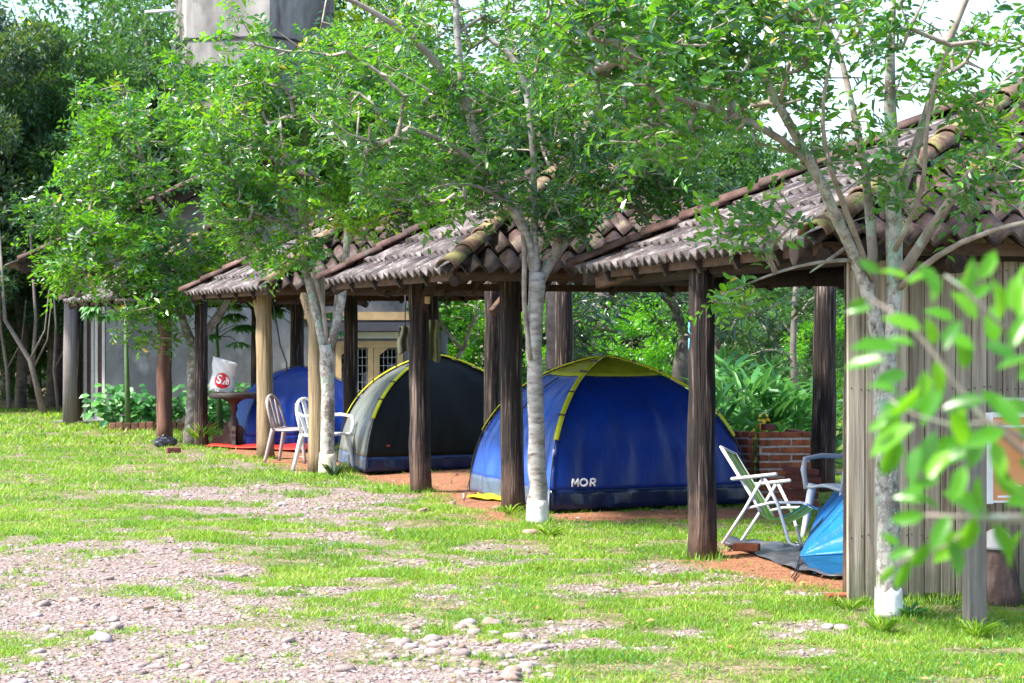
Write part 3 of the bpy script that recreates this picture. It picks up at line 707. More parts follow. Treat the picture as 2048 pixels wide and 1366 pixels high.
# gas bottles
M_GAS = plain('gas_grey', (0.30, 0.34, 0.42), rough=.45)
for i, px in enumerate((766 - 20, 690, 795 - 8)):
    x = P(px, 0, HD + .6).x
    t = thing('gas_bottle', (x, HD + .6, wz0 - .02), ['large grey gas bottle behind the right wire door', 'grey gas bottle at the left end of the wire cage', 'grey gas bottle at the right end of the wire cage'][i], 'gas bottle', 'gas bottles in the caged store')
    mb = MB(); mb.lathe((0, 0, 0), [(.14, 0), (.2, .05), (.21, .3), (.17, .42), (.07, .48)], 16); part('body', mb, M_GAS, t, world=False)
    mb = MB(); mb.lathe((0, 0, .48), [(.11, 0), (.11, .11)], 12); part('collar', mb, M_GAS, t, world=False)

# concrete water tower
TWD = 46.0; tx = P(506, 0, TWD + 2).x
tower = thing('water_tower', (tx, TWD + 2, 0), 'stained concrete water tower rising above the trees', 'water tower')
def ngon(r, n, ph): return [(r * math.cos(2 * math.pi * k / n + ph), r * math.sin(2 * math.pi * k / n + ph)) for k in range(n)]
def prismz(poly, c, z0, z1):
    n = len(poly); vs = [(c[0] + x, c[1] + y, z0) for x, y in poly] + [(c[0] + x, c[1] + y, z1) for x, y in poly]
    m = MB(); m.add(vs, [tuple(reversed(range(n))), tuple(range(n, 2 * n))] + [(i, (i + 1) % n, (i + 1) % n + n, i + n) for i in range(n)]); return m
rt = 1.98; ph = R(-132)
part('tank', prismz(ngon(rt, 6, ph), (tx, TWD + 2), P(0, 128, TWD).z, 13.5), M_CONC, tower)
part('ring', prismz(ngon(rt + .03, 6, ph), (tx, TWD + 2), P(0, 74, TWD).z, P(0, 74, TWD).z + .05), M_BLACK, tower)
part('shaft', prismz(ngon(rt * .82, 6, ph), (tx, TWD + 2), -.1, P(0, 128, TWD).z - .002), M_CONC, tower)
mb = MB(); mb.tube([P(290, 24, TWD - .3), P(352, 21, TWD - .1)], .035, 8); part('pipe', mb, M_WHITE, tower)

# street lamp arm rising from the forest edge
lamp = thing('street_lamp', (P(152, 0, 47).x, 47, 0), 'thin pale lamp post with a curved arm among the left trees', 'street lamp')
mb = MB(); mb.tube([P(150, 830, 47), P(150, 140, 47), P(149, 112, 47), P(152, 100, 47), P(160, 95, 47)], .03, 8); part('pole', mb, M_WHITE, lamp)
mb = MB(); mb.box(P(163, 92, 47), (.16, .10, .05), bev=.015); part('head', mb, M_WHITE, lamp)

# brick edging and leafy bed along the house wall
def brick_obj(name, parent, mtx, size, m, seed=0):
    key = ('brick', tuple(round(s, 3) for s in size), m.name)
    if key not in CAP_ME:
        mb = MB(); mb.box((0, 0, 0), size, bev=.006); me = mb.mesh('brick'); me.materials.append(m); CAP_ME[key] = me
    o = obj(name, CAP_ME[key], m, parent); o.matrix_local = mtx; return o
M_BRICK = mat('red_brick', [(.3, (.15, .045, .024)), (.55, (.36, .11, .05)), (.8, (.50, .22, .12))], scale=9, rough=.85, bump=.6, bscale=40, rand=.3, dist=.006)
M_BRICKD = mat('dark_red_brick', [(.3, (.10, .03, .03)), (.7, (.22, .075, .065))], scale=9, rough=.8, bump=.5, bscale=40, rand=.25, dist=.006)
M_MORTAR = mat('mortar', [(.3, (.34, .31, .30)), (.7, (.60, .57, .56))], scale=14, rough=.9, bump=.6)
M_BRICKE = mat('weathered_edging_brick', [(.3, (.07, .04, .03)), (.6, (.18, .085, .055)), (.8, (.30, .17, .12))], scale=9, rough=.85, bump=.5, rand=.4)
ED = G(225, 862); bed = thing('brick_edging', (ED.x, ED.y, 0), 'row of upright bricks edging the plant bed by the grey wall', 'edging')
rr = random.Random(2); x = ED.x
while x < P(610, 0, 34.5).x:
    brick_obj('brick', bed, Matrix.Translation((x - ED.x, rr.gauss(0, .01), .06 + rr.gauss(0, .012))) @ Matrix.Rotation(rr.gauss(0, .06), 4, 'Y'), (.11, .07, .17), M_BRICKE); x += .128

# ---------------------------------------------------------------- trees
def grow_tree(name, label, group, base, d0, lines, crowns, bark, brm, leafm, leaf_l=.07, ratio=.42, tmpl=LEAF4, per=12, seed=1, band=None, shoot=.34, lvbias=0.0, droop=.25, cat='tree', stepm=.32, parts=280, dens=1.0, gapf=2.6, gapt=.40):
    rg = np.random.default_rng(seed); t = thing(name, base, label, cat, group); pm = d0 / FPX
    nodes, par, rad = [], [], []
    trunk_mb = MB(); limb_mb = []
    for li, ln in enumerate(lines):
        pts = [P(a, b, d0 + c) for a, b, c, r in ln]; rs = [r * pm for *_, r in ln]
        # resample with a little wander
        out, orr = [], []
        for i in range(len(pts) - 1):
            k = max(2, int((pts[i + 1] - pts[i]).length / .12))
            for j in range(k):
                f = j / k; q = pts[i].lerp(pts[i + 1], f); out.append(q); orr.append(rs[i] * (1 - f) + rs[i + 1] * f)
        out.append(pts[-1]); orr.append(rs[-1])
        # smooth
        for _ in range(2):
            out = [out[0]] + [(out[i - 1] + out[i] * 2 + out[i + 1]) / 4 for i in range(1, len(out) - 1)] + [out[-1]]
        w = [0.06 * r for r in orr]
        out2 = [q + Vector(rg.normal(0, 1, 3)) * w[i] * (0 if i == 0 else 1) for i, q in enumerate(out)]
        orr2 = [r * (1 + rg.normal(0, .02)) for r in orr]
        mb = MB(); mb.tube(out2, orr2, 14 if li == 0 else 8)
        limb_mb.append(mb)
        for i, q in enumerate(out2[::2]):
            if li == 0 and i < len(out2[::2]) - 2: continue
            nodes.append(np.array(q)); par.append(-1); rad.append(orr2[::2][i])
    n_seed = len(nodes); targets = []
    for (cx, cy, rx, ry, dd, rd, n) in crowns:
        for _ in range(int(n * dens)):
            while True:
                u = rg.uniform(-1, 1, 3); q = (u ** 2).sum()
                if q < 1: break
            q = math.sqrt(q); u = u / max(q, 1e-6) * (q ** .6)
            c = P(cx, cy, d0 + dd); q3 = np.array([c.x + u[0] * rx * pm, c.y + u[2] * rd, c.z + u[1] * ry * pm])
            if n > 40 and float(vnoise(q3[0] + q3[1] * .6, q3[2] + q3[1] * .25, gapf, seed + 40)) < gapt: continue
            targets.append(q3)
    targets = [q for q in targets if q[2] > .9]
    N0 = np.array(nodes); dist = [np.min(np.linalg.norm(N0 - q, axis=1)) for q in targets]
    order = np.argsort(dist); cap_ = n_seed + len(targets) * 12
    NA = np.zeros((cap_, 3)); NA[:n_seed] = N0; cnt = n_seed; tips = []
    for k in order:
        q = targets[k]; dv = NA[:cnt] - q; dd = np.linalg.norm(dv, axis=1) + np.maximum(dv[:, 2], 0) * .8
        j = int(np.argmin(dd)); a = NA[j].copy(); L = np.linalg.norm(q - a)
        s = max(1, min(10, int(L / stepm))); prev = j; mid = rg.normal(0, .06 * L, 3) + np.array([0, 0, .10 * L])
        for i in range(1, s + 1):
            f = i / s; pnt = a * (1 - f) + q * f + mid * 4 * f * (1 - f) * .5
            NA[cnt] = pnt; par.append(prev); rad.append(0); prev = cnt; cnt += 1
        tips.append(prev)
    par = np.array(par[:cnt]); desc = np.zeros(cnt)
    for tp_ in tips: desc[tp_] += 1
    for i in range(cnt - 1, n_seed - 1, -1): desc[par[i]] += desc[i]
    rtw = .0028 * (desc ** .5)
    # twigs: one skinny 3-sided prism per segment
    idx = np.arange(n_seed, cnt); A = NA[par[idx]]; B = NA[idx]
    ra = np.maximum(np.where(par[idx] < n_seed, rtw[idx], rtw[par[idx]]), .0028); rb = np.maximum(rtw[idx], .0022)
    dr = norm(B - A); ref = np.where(np.abs(dr[:, 2:3]) > .9, np.array([[1., 0, 0]]), np.array([[0, 0, 1.]])); s1 = norm(np.cross(dr, ref)); s2 = np.cross(s1, dr)
    V = []
    for k in range(4):
        c, s_ = math.cos(k * math.pi / 2), math.sin(k * math.pi / 2)
        V.append(A + (s1 * c + s2 * s_) * ra[:, None]); V.append(B + (s1 * c + s2 * s_) * rb[:, None])
    V = np.stack(V, 1); m_ = len(idx)
    F = np.array([(0, 2, 3, 1), (2, 4, 5, 3), (4, 6, 7, 5), (6, 0, 1, 7)])[None] + (np.arange(m_) * 8)[:, None, None]
    base_v = np.array(base)
    tw = obj('twigs', np_mesh('twigs', V.reshape(-1, 3) - base_v, F.reshape(-1, 4), smooth=True), brm, t); tw['kind'] = 'stuff'
    for li, mb in enumerate(limb_mb):
        part('trunk' if li == 0 else 'branch', mb, bark if (li == 0 or li in (1, 2)) else brm, t)
    # leafy shoots: leaves alternate along both sides of each shoot
    T = np.array(tips); tp_ = NA[T]; td = norm(NA[T] - NA[par[T]] + rg.normal(0, .25, (len(T), 3)) * 0.3 + np.array([0, 0, .05]))
    out_d = norm(td + rg.normal(0, .35, td.shape)); ns = len(T)
    j = np.arange(per)[None]; f = (j / (per - 1)); sl = shoot * rg.uniform(.6, 1.25, (ns, 1))
    sag = np.array([0, 0, -1.0])
    pos = tp_[:, None, :] + out_d[:, None, :] * ((f - .35) * sl)[..., None] + sag * ((f ** 2) * sl * droop)[..., None]
    upv = norm(np.cross(np.cross(out_d, np.array([[0, 0, 1.]])), out_d) + rg.normal(0, .35, out_d.shape))
    sd = norm(np.cross(out_d, upv)); sg = np.where(j % 2 == 0, 1., -1.)
    ld = out_d[:, None, :] * .55 + sd[:, None, :] * sg[..., None] * .85 + rg.normal(0, .28, pos.shape) + sag * .12
    lu = upv[:, None, :] + rg.normal(0, .35, pos.shape)
    ll = leaf_l * rg.uniform(.45, 1.3, pos.shape[:2]) * (1 - .25 * (f - .5) ** 2 * 4)
    cln = vnoise(tp_[:, 0] + tp_[:, 1] * .7, tp_[:, 2], 1.7, seed)[:, None]
    lv = np.clip((cln - .5) * .75 + rg.beta(1.6, 2.0, (ns, 1)) * .75 + rg.uniform(-.12, .2, pos.shape[:2]) + lvbias, 0, .97); lv[rg.random(lv.shape) < .004] = 1.0
    pos, ld, lu, ll, lv = pos.reshape(-1, 3) - base_v, ld.reshape(-1, 3), lu.reshape(-1, 3), ll.ravel(), lv.ravel()
    wp = pos + base_v; sx = np.abs(wp[:, 0] / wp[:, 1]) * FPX; sy = np.abs(wp[:, 2] - CAMH) / wp[:, 1] * FPX
    score = ll / wp[:, 1] - wp[:, 1] * .02; score[(sx > 1000) | (sy > 660)] = -9
    pick = np.argsort(-score)[:parts]; rest = np.setdiff1d(np.arange(len(ll)), pick)
    leaf_parts(t, pos[pick], ld[pick], lu[pick], ll[pick], ll[pick] * ratio, lv[pick], tmpl, leafm)
    me = leaf_mesh('leaves', pos[rest], ld[rest], lu[rest], ll[rest], ll[rest] * ratio, tmpl, lv[rest])
    lo = obj('leaves', me, leafm, t); lo['kind'] = 'stuff'
    if band:
        mm, za, zb, extra = band; tl = lines[0]; pts = [P(a, b, d0 + c) for a, b, c, r in tl]; rs = [r * pm for *_, r in tl]
        qs, rs2 = [], []
        for i in range(6):
            z = za + (zb - za) * i / 5
            for a in range(len(pts) - 1):
                if pts[a].z <= z <= pts[a + 1].z:
                    f = (z - pts[a].z) / (pts[a + 1].z - pts[a].z); qs.append(pts[a].lerp(pts[a + 1], f)); rs2.append((rs[a] * (1 - f) + rs[a + 1] * f) * 1.07 + extra); break
            else:
                qs.append(Vector((pts[0].x, pts[0].y, z))); rs2.append(rs[0] * 1.07 + extra)
        mb = MB(); mb.tube(qs, rs2, 28)
        for i_ in range(28):                              # ragged brush edge
            x_, y_, z_ = mb.v[5 * 28 + i_]; mb.v[5 * 28 + i_] = (x_, y_, z_ + float(rg.normal(0, .007)) + .008 * math.sin(i_ * 1.3))
        part('painted_band', mb, mm, t)
    return t
TG = 'young shade trees along the shelters'
d4, d3, d2, d1 = 11.65, 17.4, 23.8, 30.1
g = G(1778, 1235)
tree4 = grow_tree('shade_tree', 'lichen covered tree with a white painted foot before the plank wall', TG, (g.x, d4, 0), d4, [
    [(1778, 1248, 0, 26), (1777, 1170, 0, 24), (1775, 1000, 0, 23), (1772, 850, 0, 23), (1770, 770, 0, 24), (1767, 715, 0, 25), (1764, 690, 0, 22)],
    [(1764, 730, 0, 17), (1750, 650, 0, 15), (1738, 585, 0, 14), (1712, 520, 0, 12), (1680, 450, -.1, 11.5), (1650, 380, -.2, 11), (1605, 300, -.3, 10), (1560, 210, -.4, 9), (1490, 100, -.5, 7), (1440, 20, -.5, 5), (1400, -60, -.5, 3.5)],
    [(1772, 730, 0, 18), (1786, 640, 0, 16), (1790, 560, 0, 17), (1789, 480, .1, 17), (1785, 400, .1, 16), (1782, 300, .2, 14), (1779, 200, .2, 12), (1781, 100, .2, 9), (1786, 0, .2, 7), (1790, -120, .2, 4)],
    [(1742, 600, 0, 10), (1748, 500, .1, 11), (1738, 430, .1, 10), (1732, 340, .1, 8), (1706, 230, .2, 7), (1690, 130, .3, 6), (1650, 40, .3, 4)],
    [(1795, 560, -.02, 12), (1838, 495, -.1, 11), (1880, 430, -.2, 10), (1922, 370, -.3, 9), (1962, 320, -.3, 7.5), (2000, 245, -.4, 6), (2060, 190, -.4, 4.5), (2130, 150, -.4, 3)],
    [(1790, 430, .1, 11), (1812, 350, .2, 11), (1842, 270, .3, 10), (1870, 170, .3, 10), (1892, 90, .3, 9), (1925, 20, .3, 8), (1960, -70, .3, 5)],
    [(1800, 575, -.05, 7), (1870, 505, -.3, 6.5), (1980, 460, -.5, 5), (2060, 440, -.6, 4), (2140, 430, -.6, 2.5)],
    [(1630, 335, -.25, 8), (1590, 300, -.3, 8), (1540, 262, -.5, 7.5), (1460, 225, -.7, 6.5), (1380, 205, -.9, 5.5), (1310, 185, -1.0, 4), (1240, 120, -1.0, 3)],
    [(1712, 520, 0, 4.5), (1640, 520, -.2, 3.2), (1545, 545, -.3, 2.6), (1480, 575, -.4, 1.8), (1430, 595, -.4, 1.3)],
    [(1700, 490, 0, 5), (1620, 545, -.15, 1.5)],
    [(1745, 560, 0, 6), (1700, 440, -.3, 5.5), (1660, 340, -.5, 5), (1640, 260, -.6, 4), (1650, 150, -.7, 3), (1680, 60, -.7, 2)],
    [(1790, 500, -.1, 6), (1850, 380, -.4, 5), (1850, 260, -.6, 4.5), (1870, 150, -.7, 3), (1900, 90, -.7, 2)],
    [(1560, 210, -.4, 5), (1580, 120, -.6, 4), (1600, 40, -.7, 3), (1590, -50, -.8, 2)]],
    [(1330, 120, 180, 150, -.9, .6, 150), (1480, 110, 160, 140, -.4, .8, 140), (1640, 100, 150, 130, 0, 1, 95), (1810, 80, 150, 110, 0, 1, 85), (1985, 130, 110, 110, -.3, .8, 70),
     (1540, 270, 110, 80, -.3, .6, 48), (1985, 330, 100, 80, -.4, .5, 40), (1220, 50, 160, 80, -.8, .6, 110), (1480, 430, 120, 50, -.5, .3, 18), (1830, 380, 120, 70, -.2, .5, 16),
     (1470, 590, 60, 25, -.4, .15, 9), (1700, 300, 110, 70, -.2, .7, 26), (1320, 290, 100, 40, -1.0, .4, 20), (1700, -120, 420, 90, 0, 1.2, 150), (1500, 480, 50, 60, -.4, .3, 8)],
    M_BARK_A, M_BRANCH, M_LEAF, leaf_l=.080, ratio=.43, tmpl=LEAF8, per=11, seed=4, dens=1.35, gapt=.42, band=(M_LIMEW, .0, .165, .003), shoot=.30, lvbias=-.02)
tree3 = grow_tree('shade_tree', 'straight tree with ringed bark and bright white painted foot by the blue tent', TG, (G(1075, 1048).x, d3, 0), d3, [
    [(1075, 1056, 0, 22), (1075, 1010, 0, 19.5), (1074, 940, 0, 18), (1072, 850, 0, 16.5), (1069, 700, 0, 16), (1072, 600, 0, 16), (1076, 545, 0, 17)],
    [(1072, 560, 0, 10), (1060, 480, 0, 10), (1022, 410, -.2, 9), (975, 345, -.4, 8.5), (950, 270, -.5, 9), (930, 200, -.6, 8), (916, 100, -.7, 7), (911, 0, -.7, 6), (905, -100, -.7, 4)],
    [(1072, 560, 0, 11), (1068, 460, 0, 8), (1068, 330, .1, 6.5), (1060, 230, .1, 6), (1045, 130, .2, 7), (1000, 90, .2, 6), (950, 60, .2, 4)],
    [(1080, 565, 0, 10), (1105, 520, .1, 9), (1135, 480, .2, 8), (1175, 440, .3, 6), (1230, 400, .4, 5), (1290, 420, .4, 4)],
    [(975, 350, -.4, 6), (910, 290, -.6, 5.5), (850, 265, -.8, 4.5), (760, 240, -1, 3)],
    [(935, 225, -.6, 6), (905, 165, -.65, 7), (880, 135, -.7, 7.5), (830, 80, -.9, 7), (760, 30, -1.1, 6), (690, -10, -1.2, 5), (620, -20, -1.3, 3)],
    [(1110, 515, .1, 10), (1130, 400, .3, 9), (1150, 300, .4, 9), (1190, 220, .5, 8), (1240, 130, .6, 7), (1280, 40, .6, 6), (1300, -60, .6, 4)],
    [(1062, 720, -.05, 5), (1050, 640, -.05, 5), (1046, 570, -.05, 5), (1052, 500, -.05, 5), (1040, 420, -.1, 3.5)],
    [(1020, 410, -.2, 5), (960, 370, -.5, 4), (900, 365, -.7, 3), (860, 380, -.8, 2)],
    [(1175, 440, .3, 4), (1260, 320, .2, 3.5), (1340, 280, .1, 3)]],
    [(760, 180, 150, 150, -.6, .9, 150), (900, 120, 140, 120, -.3, .9, 120), (1060, 150, 150, 140, 0, 1, 150), (1200, 180, 150, 140, .2, .9, 150), (960, 260, 130, 110, -.2, .8, 90), (1080, 350, 130, 80, 0, .7, 80),
     (1250, 330, 130, 70, .2, .8, 100), (820, 330, 130, 80, -.5, .7, 100), (1350, 350, 80, 45, 0, .5, 36), (620, 60, 130, 60, -1.1, .6, 56), (1080, -10, 350, 80, 0, 1.2, 120), (1130, 440, 70, 40, 0, .3, 26),
     (890, 410, 90, 28, -.4, .3, 20), (480, 60, 50, 50, -1.3, .2, 8), (1180, 425, 110, 50, -.2, .5, 56), (1330, 405, 90, 55, .1, .5, 44), (1000, 380, 60, 60, 0, .5, 20), (1180, 60, 120, 70, -.6, .6, 70)],
    M_BARK_B, M_BRANCH, M_LEAF, leaf_l=.092, ratio=.46, tmpl=LEAF4, per=12, seed=3, dens=1.75, gapt=.40, band=(M_LIMEW, .0, .20, .003), shoot=.36)
tree2 = grow_tree('shade_tree', 'forked mottled tree with a dull cream painted foot beside the white chair', TG, (G(655, 946).x, d2, 0), d2, [
    [(655, 952, 0, 17), (655, 900, 0, 14.5), (656, 800, 0, 13.5), (655, 730, 0, 14), (652, 690, 0, 14)],
    [(650, 700, 0, 9), (630, 620, 0, 8), (612, 540, 0, 7.5), (600, 475, -.1, 7), (585, 400, -.2, 5), (570, 320, -.3, 4), (560, 240, -.3, 3)],
    [(660, 700, 0, 10), (680, 620, 0, 9), (690, 540, .1, 7.5), (695, 470, .1, 6.5), (700, 380, .2, 5), (690, 280, .2, 4), (680, 180, .2, 3)],
    [(600, 480, -.1, 4.5), (560, 440, -.3, 3.5), (520, 420, -.4, 3)], [(655, 690, 0, 5), (645, 600, -.1, 4), (628, 555, -.1, 3.5), (615, 450, -.1, 3)],
    [(664, 690, 0, 4), (672, 600, .1, 4), (680, 520, .2, 3.5), (735, 420, .3, 3), (790, 340, .4, 2.5)]],
    [(560, 210, 140, 110, 0, .9, 190), (660, 260, 150, 140, .1, 1, 190), (500, 300, 120, 110, -.2, .8, 170), (610, 390, 140, 70, 0, .8, 130), (730, 320, 120, 110, .2, .8, 170), (765, 430, 90, 50, .1, .6, 62),
     (480, 410, 70, 60, -.3, .5, 56), (760, 180, 100, 100, .3, .8, 90), (850, 390, 50, 50, .2, .5, 30), (680, 110, 80, 50, 0, .6, 40), (560, 500, 90, 45, -.3, .4, 34), (520, 110, 20, 60, -.2, .2, 10)],
    M_BARK_A, M_BRANCH, M_LEAF, leaf_l=.105, ratio=.48, tmpl=LEAF4, per=12, seed=2, dens=2.2, gapf=2.6, gapt=.36, band=(M_LIMEY, .0, .235, .004), shoot=.40, lvbias=.10)
tree1 = grow_tree('shade_tree', 'dense leftmost shade tree with an unpainted dark forked trunk', TG, (G(385, 890).x, d1, 0), d1, [
    [(384, 894, 0, 20), (386, 850, 0, 16.5), (390, 760, 0, 15.5), (392, 700, 0, 16), (393, 685, 0, 14)],
    [(390, 700, 0, 9), (365, 640, 0, 8), (345, 560, 0, 7), (300, 500, -.1, 5), (250, 450, -.2, 4), (180, 420, -.2, 3)],
    [(394, 700, 0, 9), (410, 610, 0, 8), (392, 520, 0, 7), (360, 470, 0, 6), (310, 390, 0, 5), (280, 300, 0, 4), (245, 200, 0, 2.5)],
    [(396, 695, 0, 9), (430, 640, 0, 8), (463, 590, 0, 6), (482, 540, 0, 5), (500, 480, 0, 4)],
    [(300, 500, -.1, 4), (230, 520, -.2, 3), (150, 545, -.3, 2.5)], [(392, 520, 0, 5), (420, 400, .1, 4), (430, 280, .2, 3)], [(345, 560, 0, 4), (300, 600, -.2, 3), (230, 600, -.3, 2.5)]],
    [(300, 310, 160, 120, 0, 1.2, 230), (170, 400, 100, 80, 0, .9, 130), (230, 500, 120, 90, -.2, 1, 150), (340, 470, 120, 100, 0, 1, 160), (430, 240, 110, 110, .2, 1, 170), (300, 590, 110, 50, -.3, .7, 90), (235, 225, 60, 60, 0, .6, 46),
     (440, 400, 90, 100, .1, .9, 120), (150, 540, 70, 45, -.1, .5, 36), (90, 430, 60, 40, 0, .4, 30), (360, 130, 40, 60, .1, .3, 16), (165, 210, 22, 70, 0, .2, 10), (440, 560, 60, 50, .1, .5, 36), (300, 670, 90, 30, -.2, .3, 12)],
    M_BARK_C, M_BRANCH, M_LEAF, leaf_l=.125, ratio=.50, tmpl=LEAF2, per=12, seed=1, dens=2.4, gapf=2.4, gapt=.36, shoot=.45, lvbias=.04)
# mango tree behind the blue tent
mango = grow_tree('mango_tree', 'mango tree with long dark hanging leaves behind the shelters', None, (G(1352, 905).x, 27.0, 0), 27.0, [
    [(1352, 910, 0, 19), (1352, 820, 0, 17), (1362, 740, 0, 16), (1370, 680, 0, 15)],
    [(1370, 690, 0, 10), (1360, 630, 0, 9), (1330, 590, -.2, 8), (1260, 540, -.6, 7), (1180, 520, -.8, 5)],
    [(1370, 690, 0, 12), (1385, 640, 0, 11), (1420, 590, 0, 10), (1450, 500, 0, 8), (1480, 400, 0, 6)],
    [(1390, 630, 0, 6), (1480, 580, -.6, 5), (1560, 560, -.8, 4)], [(1352, 640, 0, 8), (1340, 500, 0, 8), (1320, 380, 0, 6)]],
    [(1190, 560, 90, 70, -.8, .8, 70), (1180, 660, 60, 80, -.8, .7, 60), (1400, 580, 90, 50, -.3, .9, 50), (1540, 575, 90, 45, -.8, .8, 50), (1330, 430, 220, 120, 0, 1.6, 150), (1340, 640, 40, 40, -.3, .4, 14), (1490, 650, 70, 40, -.5, .5, 22)],
    M_BARKF, M_BARKF, M_LEAFD, leaf_l=.20, ratio=.22, tmpl=LANCE, per=10, seed=6, shoot=.28, droop=.8)
behind = grow_tree('forked_tree', 'grey forked tree rising behind the second shelter', None, (P(1105, 0, 24.5).x, 24.5, 0), 24.5, [
    [(1105, 940, 0, 19), (1108, 700, 0, 17), (1108, 500, 0, 16), (1112, 330, 0, 16)], [(1110, 345, 0, 10), (1085, 280, 0, 9), (1060, 200, 0, 8), (1030, 100, .1, 6), (1000, 20, .1, 4)],
    [(1112, 345, 0, 10), (1118, 240, 0, 9), (1120, 130, 0, 7), (1130, 20, 0, 5)], [(1116, 340, 0, 10), (1160, 270, 0, 9), (1185, 200, 0, 9), (1210, 90, 0, 7), (1230, -20, 0, 5)]],
    [(1000, 100, 130, 130, .3, 1.2, 130), (1150, 80, 150, 110, .2, 1.2, 150), (1260, 160, 100, 120, .3, 1, 100), (950, 240, 90, 90, .2, 1, 60), (1190, 280, 90, 60, 0, 1, 60)],
    M_BARKF, M_BRANCH, M_LEAF, leaf_l=.10, ratio=.45, tmpl=LEAF2, per=12, seed=8, shoot=.45, lvbias=-.08)
small_tree = grow_tree('small_tree', 'small pale stemmed tree with light leaves behind the grey tent', None, (P(905, 0, 30).x, 30.0, 0), 30.0, [
    [(903, 880, 0, 5), (900, 790, 0, 5), (905, 730, 0, 4.5), (925, 700, 0, 4.5)], [(925, 702, 0, 4), (895, 665, 0, 3.5), (875, 640, 0, 3), (868, 600, 0, 2)], [(925, 702, 0, 4), (938, 660, 0, 3.5), (955, 625, 0, 2.5), (965, 580, 0, 2)]],
    [(880, 610, 60, 40, 0, .8, 50), (935, 640, 50, 50, 0, .8, 46), (980, 600, 50, 50, 0, .7, 40), (910, 560, 80, 30, 0, .8, 40)],
    M_BRANCH, M_BRANCH, M_LEAFB, leaf_l=.10, ratio=.45, tmpl=LEAF2, per=10, seed=9, shoot=.4)

# ---------------------------------------------------------------- forest behind
def forest_proto(kind, seed, leafm, n=15000, leaf=.17, H=9.0, RW=2.7, zlo=.25):
    """crown leaves and bark as two meshes, unit tree of height H"""
    rg = np.random.default_rng(seed); blobs = []
    for _ in range(26):
        z = rg.uniform(zlo, .95); w = RW * (1 - abs(z - .55) ** 1.6 * 1.5) * rg.uniform(.3, 1)
        a = rg.uniform(0, 6.28); blobs.append((w * math.cos(a), w * math.sin(a), z * H, rg.uniform(.55, 1.15)))
    P_, D_ = [], []
    per = n // len(blobs)
    for (x, y, z, r) in blobs:
        u = norm(rg.normal(0, 1, (per, 3))); q = rg.uniform(.45, 1.05, (per, 1)) ** .7
        P_.append(u * q * r * np.array([1.1, 1.1, .75]) + np.array([x, y, z])); D_.append(u + rg.normal(0, .7, u.shape) + np.array([0, 0, -.25]))
    P_ = np.concatenate(P_); D_ = np.concatenate(D_); up = rg.normal(0, .5, P_.shape) + np.array([0, 0, 1])
    cl = np.repeat(rg.uniform(-.25, .25, len(blobs)), per)
    lv = np.clip(.42 + cl + rg.uniform(-.3, .3, len(P_)), 0, .98); ln = leaf * rg.uniform(.6, 1.3, len(P_))
    me = leaf_mesh('leaves', P_, D_, up, ln, ln * .52, LEAF2, lv); me.materials.append(leafm)
    mb = MB(); mb.tube([(0, 0, -.2), (.1, 0, H * .2), (-.05, .1, H * .45), (.1, 0, H * .8)], [.20, .15, .11, .03], 8)
    br = MB()
    for (x, y, z, r) in blobs[:14]:
        z0 = max(.18 * H, z - .28 * H); br.tube([(.05, 0, z0), (x * .5, y * .5, (z0 + z) / 2 + .1), (x, y, z)], [.06, .04, .012], 5, caps=False)
    return me, mb.mesh('trunk'), br.mesh('branches')
PROT = [forest_proto('a', 21, M_LEAFF), forest_proto('b', 22, M_LEAFF, zlo=.12), forest_proto('c', 23, M_LEAFF, RW=2.2), forest_proto('y', 24, M_LEAFY, n=12000, RW=2.0, zlo=.45),
        forest_proto('d', 26, M_LEAF_SHADE, n=26000, RW=3.3, zlo=.14, leaf=.15), forest_proto('t', 25, M_LEAFF, n=5000, RW=2.2, zlo=.55, leaf=.15)]
for q in PROT:
    for me in q[1:]: me.materials.append(M_BARKF)
KINDS = ['dense dark evergreen', 'broad leafy evergreen', 'slim dark evergreen', 'yellow green leafy', 'shade darkened low hanging', 'thin open crowned']
fr_ = random.Random(15)
def forest_tree(px, d, H, kind, label, group='forest trees beyond the yard', x=None):
    x = P(px, 0, d).x if x is None else x
    t = thing('forest_tree', (x, d, 0), label, 'tree', group, rz=fr_.uniform(0, 6.28)); s = H / 9.0
    ws = s * fr_.uniform(.85, 1.15) if s < 1.2 else s * .9
    for nm, me in zip(('leaves', 'trunk', 'branches'), PROT[kind]):
        o = obj(nm, me, None, t); o.scale = (ws, ws, s); o['kind'] = 'stuff'
        if nm == 'trunk': del o['kind']
    return t
